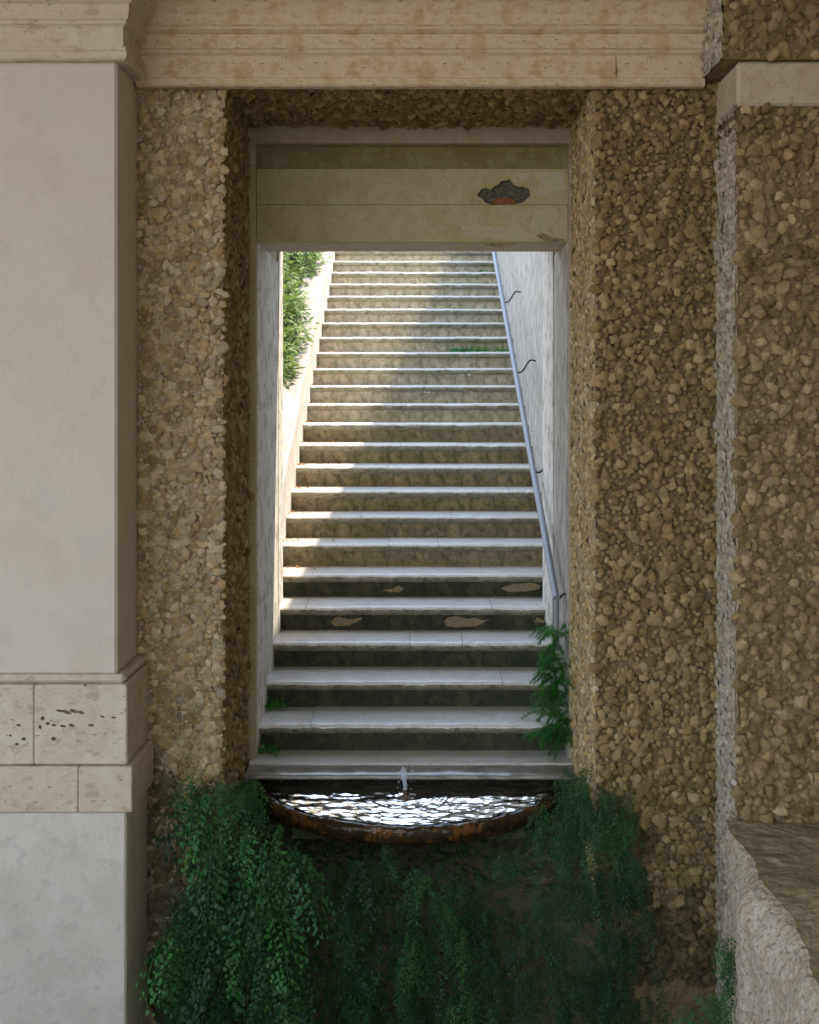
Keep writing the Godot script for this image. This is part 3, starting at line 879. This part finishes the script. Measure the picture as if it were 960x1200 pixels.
func build_stairs() -> void:
	var t := thing("stone_staircase", "long flight of worn stone steps with mossy risers climbing into sunlight", "staircase")
	for k in range(0, 27):
		var s := Node3D.new()
		s.name = "step"
		t.add_child(s, true)
		var d := D0 + (k - 1) * T - 0.043
		var h := H0 + k * R
		var x0 := -0.874 if k < 3 else -0.93
		var x1 := 0.836 if k < 3 else 0.94
		# from the back of the tread forward, over the rounded nose
		var top := [[0.40, 0.0], [0.2, 0.001], [0.08, 0.0], [0.03, -0.001], [0.014, -0.003], [0.006, -0.007], [0.001, -0.013], [0.0, -0.020]]
		var nose := [[0.0, -0.020], [0.001, -0.028], [0.003, -0.036], [0.010, -0.045], [0.024, -0.050], [0.034, -0.0505], [0.034, -0.060], [0.046, -0.0605]]
		var under := [[0.046, -0.0605], [0.050, -0.068], [0.052, -0.10], [0.052, -R - 0.004]]
		top.reverse()
		nose.reverse()
		under.reverse()
		var mb := MB.new()
		var cuts := [x0]
		if k % 3 != 1: cuts.append(lerpf(x0, x1, rng.randf_range(0.12, 0.5)))
		if k % 4 != 0: cuts.append(lerpf(x0, x1, rng.randf_range(0.58, 0.9)))
		cuts.append(x1)
		for c in cuts.size() - 1:
			mb = MB.new()
			mb.grid(step_rows(d, h + rng.randf_range(-0.003, 0.001), top, cuts[c] + 0.0015, cuts[c + 1] - 0.0015, k, 60, 0.013), top.size(), 61)
			part("tread", mb.mesh(), M["tread_stone"], s)
		part("bed", span(x0, x1, h - 0.03, h - 0.012, -(-d - 0.03), d + 0.4), M["riser_olive"], s)
		mb = MB.new()
		mb.grid(step_rows(d, h, nose, x0, x1, k, 120, 0.013), nose.size(), 121)
		part("nosing", mb.mesh(), M["nosing_stone"], s)
		mb = MB.new()
		mb.grid(step_rows(d, h, under, x0, x1, k, 60, 0.013), under.size(), 61)
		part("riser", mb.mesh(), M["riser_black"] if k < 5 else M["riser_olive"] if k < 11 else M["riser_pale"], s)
		var patches: Array = {3: [[[388, 730], [394, 722], [402, 719], [414, 721], [428, 717], [423, 726], [410, 733], [394, 734]], [[520, 729], [526, 723], [534, 722], [546, 725], [556, 724], [566, 727], [574, 726], [560, 733], [540, 735], [524, 734]], [[626, 729], [630, 722], [642, 720], [645, 725], [644, 729], [634, 730]]], 4: [[[570, 690], [580, 686], [600, 684], [620, 683], [634, 684], [632, 690], [616, 693], [600, 694], [588, 690]], [[448, 692], [458, 690], [468, 686], [474, 690], [468, 694], [456, 694]]], 2: [[[582, 755], [588, 752], [592, 754], [588, 757]]]}.get(k, [])
		for f in patches:
			var o := part("pale_patch", slab(outline_at(f, d + 0.052, 0.004), 0.004), M["pale_patch"], s)
			o.position.z = -(d + 0.0495)
	# the lowest slab, its wet lip running over the basin
	var s := Node3D.new()
	s.name = "step"
	t.add_child(s, true)
	part("tread", span(-0.9, 0.86, H0 - R - 0.035, H0 - R, 6.665, 7.0, 0.003), M["tread_stone"], s)
	var mb := MB.new()
	var prof := [[0.0, -0.044], [-0.195, -0.042], [-0.206, -0.034], [-0.208, -0.022], [-0.200, -0.013], [-0.17, -0.010], [-0.12, -0.008], [-0.05, -0.008], [0.02, -0.007]]
	var lip := PackedVector3Array()
	var lnz := FastNoiseLite.new()
	lnz.seed = 5
	lnz.frequency = 7.0
	lnz.fractal_octaves = 3
	for q in prof:
		for c in 141:
			var x := lerpf(-0.895, 0.855, c / 140.0)
			var w: float = clampf(-q[0] / 0.22, 0.0, 1.0)
			lip.push_back(Vector3(x, E + H0 - R + q[1] + 0.002 * lnz.get_noise_2d(x, q[0] * 2.0), -(6.70 + q[0] + w * 0.014 * lnz.get_noise_2d(x * 0.5, 7.0))))
	mb.grid(lip, prof.size(), 141)
	part("wet_lip", mb.mesh(), M["wet_lip"], s)
	part("riser", span(-0.86, 0.84, H0 - R - 0.8, H0 - R - 0.041, 6.745, 6.80), M["wet_rock"], s)
	setting("landing", box_mesh(Vector3(-8, E + H0 + 26 * R - 0.4, -40), Vector3(8, E + H0 + 26 * R - 0.002, -(D0 + 25.6 * T))), M["terrace_paving"])

func build_stair_sides() -> void:
	var t := thing("stair_parapet", "low sloping cream parapet along the sunny side of the steps", "parapet")
	var v := 0.52
	var ha := func(d: float) -> float: return H0 + (d - D0) * R / T + v
	var mb := MB.new()
	var cope := MB.new()
	var d0 := 8.053
	var d1 := 18.0
	var n := 40
	var lo := E - 3.0
	var nz := FastNoiseLite.new()
	nz.seed = 77
	nz.frequency = 1.1
	nz.fractal_octaves = 3
	for i in n:
		var a := lerpf(d0, d1, float(i) / n)
		var b := lerpf(d0, d1, float(i + 1) / n)
		var ya: float = E + ha.call(a) + nz.get_noise_1d(a) * 0.012
		var yb: float = E + ha.call(b) + nz.get_noise_1d(b) * 0.012
		var xa := -0.93 + nz.get_noise_1d(a + 50) * 0.01
		var xb := -0.93 + nz.get_noise_1d(b + 50) * 0.01
		mb.quad(Vector3(xa, lo, -a), Vector3(xb, lo, -b), Vector3(xb, yb - 0.012, -b), Vector3(xa, ya - 0.012, -a))
		mb.quad(Vector3(xa, ya - 0.012, -a), Vector3(xb, yb - 0.012, -b), Vector3(xb - 0.012, yb, -b), Vector3(xa - 0.012, ya, -a))
		cope.quad(Vector3(xa - 0.012, ya, -a), Vector3(xb - 0.012, yb, -b), Vector3(-1.36, yb, -b), Vector3(-1.36, ya, -a))
		mb.quad(Vector3(-1.36, lo, -b), Vector3(-1.36, lo, -a), Vector3(-1.36, ya, -a), Vector3(-1.36, yb, -b))
	part("wall", mb.mesh(), M["parapet_plaster"], t)
	part("coping", cope.mesh(), M["coping"], t)
	mb = MB.new()
	mb.quad(Vector3(-30, E + ha.call(d0) - 0.06, -d0), Vector3(-1.355, E + ha.call(d0) - 0.06, -d0), Vector3(-1.355, E + ha.call(d1) - 0.06, -d1), Vector3(-30, E + ha.call(d1) - 0.06, -d1))
	setting("bank", mb.mesh(), M["soil"])
	t = thing("retaining_wall", "tall grey streaked plaster wall beside the handrail", "wall")
	part("wall", span(0.94, 1.5, -3.0, 3.0, 8.052, 19.0), M["streaked_wall"], t)

func build_handrail() -> void:
	var t := thing("handrail", "grey painted tube handrail on thin curled iron brackets", "handrail")
	var pos := func(d: float) -> Vector3: return Vector3(0.776, E + H0 + (d - D0) * R / T + 0.90, -d)
	var mb := MB.new()
	mb.tube(PackedVector3Array([pos.call(6.82), pos.call(9.0), pos.call(13.0), pos.call(16.5)]), 0.021, 0.021, 12)
	part("tube", mb.mesh(), M["rail_paint"], t)
	mb = MB.new()
	mb.tube(PackedVector3Array([pos.call(6.84), pos.call(6.84) + Vector3(0, -0.30, 0)]), 0.019, 0.019, 10)
	part("post", mb.mesh(), M["rail_paint"], t)
	for d in [6.86, 8.19, 9.66, 11.05, 12.45, 13.9]:
		mb = MB.new()
		var p: Vector3 = pos.call(d)
		var wall := 0.838 if d < 8.0 else 0.945
		var pts := PackedVector3Array()
		for i in 15:
			var u := i / 14.0
			pts.push_back(p + Vector3(lerpf(0.0, wall - p.x, u), -0.022 + (smoothstep(0.25, 0.75, u) - 0.12 * sin(u * TAU)) * (0.078 if d > 8 else 0.02), 0))
		mb.tube(pts, 0.0065, 0.0065, 6)
		part("bracket", mb.mesh(), M["iron"], t)

const BASIN_X := -0.035
const BASIN_D := 6.75
const BASIN_H := -2.04
const BASIN_A := 0.80
const BASIN_B := 0.80

func build_basin() -> void:
	var t := thing("fountain_basin", "half-round stone fountain basin with a rusty wet rim under the lowest step", "basin")
	var prof := [[0.60, -0.13], [0.90, -0.12], [0.965, -0.02], [0.985, -0.002], [1.0, 0.004], [1.035, 0.0], [1.045, -0.03], [1.03, -0.07], [0.95, -0.105], [0.8, -0.13], [0.6, -0.17]]
	var nz := FastNoiseLite.new()
	nz.seed = 4
	nz.frequency = 4.0
	nz.fractal_octaves = 3
	var seg := 72
	var rows := PackedVector3Array()
	for q in prof:
		for i in seg + 1:
			var an := PI * i / seg
			var w := 1.0 + nz.get_noise_2d(cos(an) * 2.0, q[1] * 4.0) * 0.03
			rows.push_back(Vector3(BASIN_X - cos(an) * BASIN_A * q[0] * w, E + BASIN_H + q[1] + nz.get_noise_2d(an * 2, q[0] * 9) * 0.012 - 0.006, -(BASIN_D - sin(an) * BASIN_B * q[0] * w)))
	var mb := MB.new()
	mb.grid(rows, prof.size(), seg + 1, true)
	part("bowl", mb.mesh(), M["algae_rim"], t)
	part("floor", span(-0.62, 0.55, BASIN_H - 0.16, BASIN_H - 0.10, 6.22, 6.76), M["wet_rock"], t)
	# water, rings spreading from the jet
	var jet := at(475, 934, 6.38)
	jet.y = E + BASIN_H
	var rip := FastNoiseLite.new()
	rip.seed = 8
	rip.frequency = 5.0
	rip.fractal_octaves = 4
	var nr := 110
	var na := 200
	var pts := PackedVector3Array()
	for r in nr + 1:
		for i in na + 1:
			var an := PI * i / na
			var k := float(r) / nr
			var p := Vector3(BASIN_X - cos(an) * BASIN_A * 0.99 * k, E + BASIN_H, -(BASIN_D + 0.005 - sin(an) * BASIN_B * 0.99 * k))
			var dist := Vector2(p.x - jet.x, p.z - jet.z).length() + 0.02 * rip.get_noise_2d(p.x * 0.6, p.z * 0.6)
			p.y += 0.0018 * sin((dist + 0.05 * rip.get_noise_2d(p.x * 0.5 + 9.0, p.z * 0.5)) * TAU / 0.06) / (1.0 + dist * 2.0) + 0.0085 * rip.get_noise_2d(p.x * 0.85, p.z * 1.7)
			pts.push_back(p)
	mb = MB.new()
	mb.grid(pts, nr + 1, na + 1)
	setting("water", mb.mesh(), M["water"])
	# the little jet
	t = thing("water_jet", "small bubbling water jet rising from a brown nozzle in the basin", "fountain jet")
	mb = MB.new()
	mb.tube(PackedVector3Array([jet + Vector3(0, -0.1, 0), jet + Vector3(0, 0.004, 0), jet + Vector3(0.001, 0.03, 0), jet + Vector3(0.001, 0.036, 0)]), 0.016, 0.009, 10)
	part("nozzle", mb.mesh(), M["brass"], t)
	mb = MB.new()
	mb.tube(PackedVector3Array([jet + Vector3(-0.04, -0.008, 0.01), jet + Vector3(-0.015, 0.0, 0), jet + Vector3(0.02, 0.001, 0.01), jet + Vector3(0.045, -0.006, 0.01)]), 0.011, 0.008, 9)
	part("nozzle_plate", mb.mesh(), M["brass"], t)
	var rows2 := PackedVector3Array()
	var jr := [0.007, 0.008, 0.009, 0.010, 0.012, 0.014, 0.017, 0.019, 0.018, 0.013, 0.004]
	for i in jr.size():
		for k in 13:
			var an := TAU * k / 12
			var rr: float = jr[i] * (1.0 + 0.7 * rip.get_noise_3d(cos(an) * 0.4, sin(an) * 0.4, i * 0.13))
			rows2.push_back(jet + Vector3(cos(an) * rr - 0.003 * i / 3.0, 0.030 + 0.0125 * i + 0.006 * rip.get_noise_2d(k, i), sin(an) * rr))
	mb = MB.new()
	mb.grid(rows2, jr.size(), 13, true)
	part("jet", mb.mesh(), M["foam"], t)
	for k in 30:
		var ball := SphereMesh.new()
		ball.radius = rng.randf_range(0.002, 0.005)
		ball.height = ball.radius * 2.4
		ball.radial_segments = 8
		ball.rings = 5
		part("droplet", ball, M["foam"], t).position = jet + Vector3(rng.randf_range(-0.04, 0.04), rng.randf_range(0.01, 0.17), rng.randf_range(-0.03, 0.03))
	# dark dripping rock below the basin
	t = thing("dripping_rock", "black wet rock face dripping below the fountain basin", "rock")
	var face := lumpy(Vector3(-1.30, E - 3.25, -5.80), Vector3(2.36, 0, 0), Vector3(0, 1.02, 0), Vector3.BACK, 90, 56, 0.09, 2.6, 61, func(u: float, v: float) -> float:
		var mid := 1.0 - absf(u * 2.0 - 1.02)
		return 0.05 - 0.42 * smoothstep(0.70, 1.0, v) - 0.42 * smoothstep(0.2, 0.6, mid) * smoothstep(0.0, 0.45, v) - 0.12 * pow(absf(u * 2 - 1), 6.0))
	part("rock_face", face, M["wet_rock"], t)
	for side in [[-0.92, -0.80, 3], [0.62, 0.86, 5]]:
		part("rock_shoulder", lumpy(Vector3(side[0] - 0.05, E - 2.30, -5.9), Vector3(side[1] - side[0] + 0.1, 0, 0), Vector3(0, 0.16, -0.75), Vector3(0, 0.5, 0.5), 24, 30, 0.07, 4.0, side[2]), M["wet_rock"], t)

func build_bench() -> void:
	var t := thing("rock_bench", "rough pale tufa bench with a brown mossy top against the pebbled pier", "bench")
	# cross-sections along the bench: left side, shoulder, top
	var nz := FastNoiseLite.new()
	nz.seed = 15
	nz.frequency = 2.4
	nz.fractal_octaves = 5
	var shoulder := Curve.new()
	for p in [[0.0, 0.08], [0.05, 0.1], [0.22, 0.3], [0.39, 0.5], [0.65, 0.3], [1.0, 0.25]]:
		shoulder.add_point(Vector2(p[0], p[1]))
	var pit := FastNoiseLite.new()
	pit.seed = 16
	pit.frequency = 9.0
	pit.fractal_octaves = 2
	nz.fractal_octaves = 3
	var rows := 190
	var prof := [[0.10, -1.5], [0.06, -1.1], [0.03, -0.8], [0.015, -0.55], [0.0, -0.38], [0.0, -0.26], [0.008, -0.17], [0.03, -0.11], [0.07, -0.06], [0.12, -0.025], [0.17, -0.008], [0.22, 0.0]]
	var topp := [[0.22, 0.0], [0.30, 0.004], [0.42, 0.01], [0.6, 0.01], [0.9, 0.01]]
	for which in 2:
		var pr: Array = prof if which == 0 else topp
		var dense := []
		for i in pr.size() - 1:
			for k in 8:
				dense.append([lerpf(pr[i][0], pr[i + 1][0], k / 8.0), lerpf(pr[i][1], pr[i + 1][1], k / 8.0)])
		dense.append(pr[pr.size() - 1])
		var p := PackedVector3Array()
		for r in rows + 1:
			var d := lerpf(5.50, 3.2, float(r) / rows)
			var left := lerpf(1.37, 1.25, clampf((5.45 - d) / 0.75, 0.0, 1.0))
			for q in dense:
				var wide := shoulder.sample(clampf((5.5 - d) / 2.3, 0.0, 1.0))
				var back: float = q[0] * wide if which == 0 else maxf(q[0] - 0.22 * (1.0 - wide), 0.22 * wide)
				var w := Vector3(left + back, E - 1.868 + q[1] - 0.02 * smoothstep(4.6, 4.0, d), -d)
				w += Vector3(-1, 0.5, 0.0) * (nz.get_noise_3dv(w) * 0.045 + pit.get_noise_3dv(w) * 0.009)
				p.push_back(w)
		var mb := MB.new()
		mb.grid(p, rows + 1, dense.size(), true)
		part("side" if which == 0 else "mossy_top", mb.mesh(), M["tufa"] if which == 0 else M["tufa_moss"], t)


# ---------------------------------------------------------------- plants
func leaflet(mb: MB, p: Vector3, dir: Vector3, side: Vector3, n: Vector3, s: float) -> void:
	var a := p
	var b := p + dir * s * 0.75 + side * s * 0.52
	var c := p + dir * s * 1.05 + side * s * 0.16 + n * s * 0.1
	var e := p + dir * s * 1.02 - side * s * 0.2 + n * s * 0.08
	var f := p + dir * s * 0.7 - side * s * 0.5
	mb.tri(a, b, c)
	mb.tri(a, c, e)
	mb.tri(a, e, f)

# one drooping frond along +z, sagging to -y; its length about 1
func frond_mesh(sd: int) -> ArrayMesh:
	var r := RandomNumberGenerator.new()
	r.seed = sd
	var mb := MB.new()
	var pts := PackedVector3Array()
	var n := 12
	var bend := r.randf_range(0.5, 1.0)
	var p := Vector3.ZERO
	var ang := r.randf_range(0.1, 0.5)
	for i in n + 1:
		pts.push_back(p)
		ang -= bend * 2.1 / n
		p += Vector3(sin(i * 0.7 + sd) * 0.008, sin(ang), cos(ang)) / n
	mb.tube(pts, 0.006, 0.002, 3)
	for i in range(2, n + 1):
		for s in [-1.0, 1.0]:
			var k := float(i) / n
			var base := pts[i]
			var fwd := (pts[mini(i + 1, n)] - pts[i - 1]).normalized()
			var out := (Vector3(s, -0.15, 0) + fwd * r.randf_range(0.3, 0.8)).normalized()
			var ln := (0.18 * sin(clampf(k * 1.1, 0, 1) * PI * 0.9) + 0.035) * r.randf_range(0.7, 1.2)
			var m := int(ln / 0.034) + 1
			for j in m:
				var q := base + out * (ln * (j + 0.7) / m) + Vector3(0, -0.25 * pow(ln * j / m, 1.3), 0)
				var turn := out.rotated(fwd, r.randf_range(-0.5, 0.5)).rotated(Vector3.UP, r.randf_range(-0.7, 0.7))
				var nn := Vector3(r.randf_range(-0.6, 0.6), 1, r.randf_range(-0.2, 0.8)).normalized()
				var sd2 := nn.cross(turn).normalized()
				leaflet(mb, q + Vector3(r.randf_range(-1, 1), r.randf_range(-1, 1), r.randf_range(-1, 1)) * 0.02, (turn + Vector3(0, -0.6, 0)).normalized(), sd2, nn, r.randf_range(0.026, 0.056))
	return mb.mesh()

var fronds := []

func fern(label: String, group: String, spots: Array, len0: float, len1: float, mats: Array) -> void:
	var t := thing("maidenhair_fern", label, "fern", group)
	for s in spots:
		var o := part("frond", fronds[rng.randi() % fronds.size()], M[mats[rng.randi() % mats.size()]], t)
		var l := lerpf(len0 * 0.75, len1 * 1.15, pow(rng.randf(), 1.4))
		var yaw := rng.randf_range(-0.6, 0.7)
		var b := Basis(Vector3.UP, yaw) * Basis(Vector3.RIGHT, rng.randf_range(0.0, 1.0)) * Basis(Vector3.BACK, rng.randf_range(-0.4, 0.4))
		o.transform = Transform3D(b.scaled(Vector3.ONE * l), s)

func spots_in(px0: float, py0: float, px1: float, py1: float, d: float, n: int, jitter := 0.06) -> Array:
	var out := []
	for i in n:
		out.append(at(rng.randf_range(px0, px1), rng.randf_range(py0, py1), d + rng.randf_range(-jitter, jitter)))
	return out

func build_plants() -> void:
	for k in 9:
		fronds.append(frond_mesh(300 + k))
	var lush := ["lush fern crowning the cascade at the foot of the tan crusted wall", "fern hanging along the dark gap beside the travertine course of the pier", "bright full fern hanging just below the corner of the wet step",
		"fern hanging beside the plastered foot of the pier, halfway down the cascade", "thick fern in the heart of the cascade between pier and dripping rock", "lowest broad fern of the cascade beside the pier foot",
		"long fern trailing at the outer edge of the cascade over bare wet rock", "fern fringe of the cascade tucked under the rusty basin rim"]
	var gl := "ferns cascading beside the plaster pier"
	for c in [[225, 905, 300, 970, 36, 0], [205, 960, 265, 1060, 34, 1], [262, 950, 335, 1050, 36, 2], [200, 1050, 270, 1160, 34, 3], [270, 1030, 345, 1130, 36, 4], [205, 1130, 320, 1230, 34, 5], [315, 1080, 370, 1220, 26, 6], [300, 985, 365, 1020, 20, 7]]:
		fern(lush[c[5]], gl, spots_in(c[0], c[1], c[2], c[3], 5.68, int(c[4] * 0.85)), 0.15, 0.42, ["fern_a", "fern_b", "fern_shaded", "fern_shaded"])
	fern("bushy fern tuft spilling onto the corner of the lowest step beside the pebbles", "", spots_in(250, 905, 300, 950, 6.2, 40, 0.3), 0.14, 0.24, ["fern_a", "fern_b"])
	var dark := ["dark fern tuft touching the end of the wet step under the feathery plant", "dark fern cushion drooping over the end of the basin rim", "dark round fern cushion against the brown pebbled wall"]
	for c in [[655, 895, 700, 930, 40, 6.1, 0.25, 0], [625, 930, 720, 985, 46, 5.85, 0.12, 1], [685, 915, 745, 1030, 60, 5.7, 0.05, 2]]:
		fern(dark[c[7]], "dark ferns under the feathery plant", spots_in(c[0], c[1], c[2], c[3], c[5], c[4], c[6]), 0.13, 0.22, ["fern_shaded", "fern_a"])
	var curtain := ["thin dark fern under the orange stretch of the basin rim", "low dark fern hanging beside the long trailing fern", "dark fern hanging behind the narrow bright tuft", "lowest dark fern beneath the narrow bright tuft"]
	for c in [[385, 1010, 470, 1100, 30, 0], [400, 1100, 480, 1210, 34, 1], [480, 1030, 580, 1110, 30, 2], [480, 1110, 580, 1210, 36, 3]]:
		fern(curtain[c[5]], "fern curtain below the basin", spots_in(c[0], c[1] - 25, c[2], c[3], 5.86, int(c[4] * 1.5), 0.12), 0.12, 0.30, ["fern_shaded", "fern_shaded", "fern_a"])
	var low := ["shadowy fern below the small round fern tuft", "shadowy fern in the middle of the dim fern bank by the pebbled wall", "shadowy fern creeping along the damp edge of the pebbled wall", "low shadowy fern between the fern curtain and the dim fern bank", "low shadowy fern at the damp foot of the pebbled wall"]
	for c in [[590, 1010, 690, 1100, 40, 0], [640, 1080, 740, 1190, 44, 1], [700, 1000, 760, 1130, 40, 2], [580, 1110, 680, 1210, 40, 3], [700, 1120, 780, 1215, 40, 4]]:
		fern(low[c[5]], "sparse ferns on the wet rock", spots_in(c[0], c[1], c[2], c[3], 5.68, c[4], 0.03), 0.12, 0.22, ["fern_shaded"])
	fern("narrow fern tuft hanging alone in the middle of the dripping rock", "", spots_in(500, 1020, 540, 1080, 5.74, 10, 0.02) + spots_in(470, 1080, 490, 1130, 5.74, 5, 0.02) + spots_in(515, 1080, 550, 1180, 5.72, 9, 0.02), 0.13, 0.22, ["fern_a", "fern_b"])
	fern("small round fern tuft right under the basin rim", "", spots_in(580, 990, 606, 1012, 5.74, 12, 0.02), 0.09, 0.13, ["fern_a", "fern_shaded"])
	fern("bright fern growing at the foot of the tufa bench", "", spots_in(840, 1090, 874, 1200, 5.2, 44, 0.1) + spots_in(800, 1150, 850, 1215, 5.3, 24, 0.1), 0.14, 0.24, ["fern_a", "fern_b"])
	# feathery plant
	var t := thing("feathery_plant", "fine feathery green plant hanging at the foot of the handrail", "plant")
	var root := at(662, 735, 6.9)
	for k in 110:
		var mb := MB.new()
		var p := root + Vector3(rng.randf_range(-0.09, 0.01), rng.randf_range(-0.60, 0.03), rng.randf_range(-0.02, 0.22))
		var dir := Vector3(rng.randf_range(-0.9, 0.15), rng.randf_range(-0.2, 0.5), rng.randf_range(-0.4, 0.6)).normalized()
		var pts := PackedVector3Array()
		var ln := rng.randf_range(0.08, 0.22)
		for i in 8:
			pts.push_back(p)
			p += dir * ln / 8
			dir = (dir + Vector3(0, -0.22, 0)).normalized()
		mb.tube(pts, 0.0016, 0.0008, 3)
		for i in range(1, 8):
			for j in 30:
				var q := pts[i].lerp(pts[i - 1], rng.randf())
				var dd := Vector3(rng.randf_range(-1, 1), rng.randf_range(-0.8, 0.8), rng.randf_range(-1, 1)).normalized()
				var s := dd.cross(Vector3.UP + Vector3(0.1, 0, 0)).normalized() * 0.0016
				var l := rng.randf_range(0.015, 0.04)
				mb.tri(q - s, q + s, q + dd * l)
		part("spray", mb.mesh(), M["weed"], t)
	# shrub spilling over the parapet
	t = thing("leafy_shrub", "sunlit light green shrub spilling over the sloping parapet", "shrub")
	var mb2 := MB.new()
	mb2.has_color = true
	var stems := MB.new()
	for c in 480:
		var d := 10.2 + 4.8 * pow(rng.randf(), 1.4)
		var f := (d - 10.2) / 4.8
		var hc := H0 + (d - D0) * R / T + 0.52
		var x := rng.randf_range(-1.65, -1.08 + 0.06 * sin(d * 3.0))
		var o := Vector3(x, E + hc + rng.randf_range(-0.05, 0.25 + 0.5 * minf(1.0, f * 4.0)) * (0.35 if x > -1.3 else 1.0), -d)
		stems.tube(PackedVector3Array([Vector3(x - 0.15, E + hc - 0.1, -d), (o + Vector3(x - 0.1, E + hc, -d)) * 0.5, o]), 0.006, 0.003, 4)
		var shade := rng.randf()
		for k in 36:
			var dir := Vector3(rng.randf_range(-0.8, 1.0), rng.randf_range(-0.7, 0.7), rng.randf_range(-0.6, 1.0)).normalized()
			var p := o + dir * rng.randf_range(0.02, 0.13)
			var l := rng.randf_range(0.045, 0.088)
			var w := l * rng.randf_range(0.13, 0.2)
			var s := dir.cross(Vector3(rng.randf_range(-1, 1), 1, rng.randf_range(-1, 1))).normalized()
			var nn := dir.cross(s)
			var tip := p + (dir + Vector3(0, -0.35, 0)).normalized() * l
			var mid := p.lerp(tip, 0.45) + nn * w * 0.3
			var g := rng.randf_range(0.75, 1.25)
			mb2.col = Color(0.30, 0.36, 0.13).lerp(Color(0.14, 0.22, 0.085), shade * 0.8) * g
			mb2.tri(p, mid + s * w, mid); mb2.tri(p, mid, mid - s * w)
			mb2.tri(mid + s * w, tip, mid); mb2.tri(mid, tip, mid - s * w)
	part("crown", mb2.mesh(), M["shrub_leaf"], t)
	part("stems", stems.mesh(), M["stem"], t)
	# weeds in the joints of the steps
	weed("low green weed growing on a tread high up the stairs", 545, 410, 14, 0.16, 60)
	weed("flat little green weed beside the handrail high up the stairs", 575, 411, 14, 0.2, 40)
	weed("thin green moss tuft in the corner near the top steps", 576, 319, 20, 0.12, 26)
	weed("small dark weed in the wall corner of the second step", 318, 826, 0, 0.07, 40)
	weed("trailing dark weed in the wall corner of the lowest step", 309, 884, -1, 0.10, 40)
	# dry leaves
	var dl := MB.new()
	for k in 260:
		var st := rng.randi_range(4, 14)
		var x := -0.92 + 0.35 * pow(rng.randf(), 2.5)
		var d := D0 + st * T - rng.randf_range(0.01, 0.33)
		var o := Vector3(x, E + H0 + st * R + 0.006, -d)
		var u := Vector3(rng.randf_range(-1, 1), rng.randf_range(-0.2, 0.4), rng.randf_range(-1, 1)).normalized() * rng.randf_range(0.008, 0.02)
		var w := u.cross(Vector3(rng.randf_range(-0.4, 0.4), 1, 0)).normalized() * u.length() * 0.6
		dl.quad(o - u, o + w, o + u + Vector3(0, 0.006, 0), o - w)
	var lit := part("leaf_litter", dl.mesh(), M["dry_leaf"], self)
	lit.set_meta("kind", "stuff")
	lit.set_meta("label", "dry brown leaf litter along the parapet side of the steps")
	lit.set_meta("category", "leaf litter")

func weed(label: String, px: float, py: float, k: int, wide: float, n: int) -> void:
	var t := thing("weed", label, "weed")
	var d := D0 + k * T - 0.06
	var x := (px - CX) / FPX * d
	var mb := MB.new()
	for i in n:
		var o := Vector3(x + rng.randf_range(-wide, wide), E + H0 + k * R, -(d + rng.randf_range(-0.05, 0.05)))
		var dir := Vector3(rng.randf_range(-0.8, 0.8), rng.randf_range(0.3, 1.0), rng.randf_range(-0.3, 0.9)).normalized()
		for j in 3:
			var p := o + dir * 0.016 * (j + 1) * rng.randf_range(0.5, 1.2)
			var nn := Vector3(rng.randf_range(-0.5, 0.5), 1, rng.randf_range(0, 0.8)).normalized()
			leaflet(mb, p, (dir + Vector3(rng.randf_range(-1, 1), 0, rng.randf_range(-1, 1))).normalized(), nn.cross(dir).normalized(), nn, rng.randf_range(0.014, 0.026))
	part("leaves", mb.mesh(), M["weed"], t)
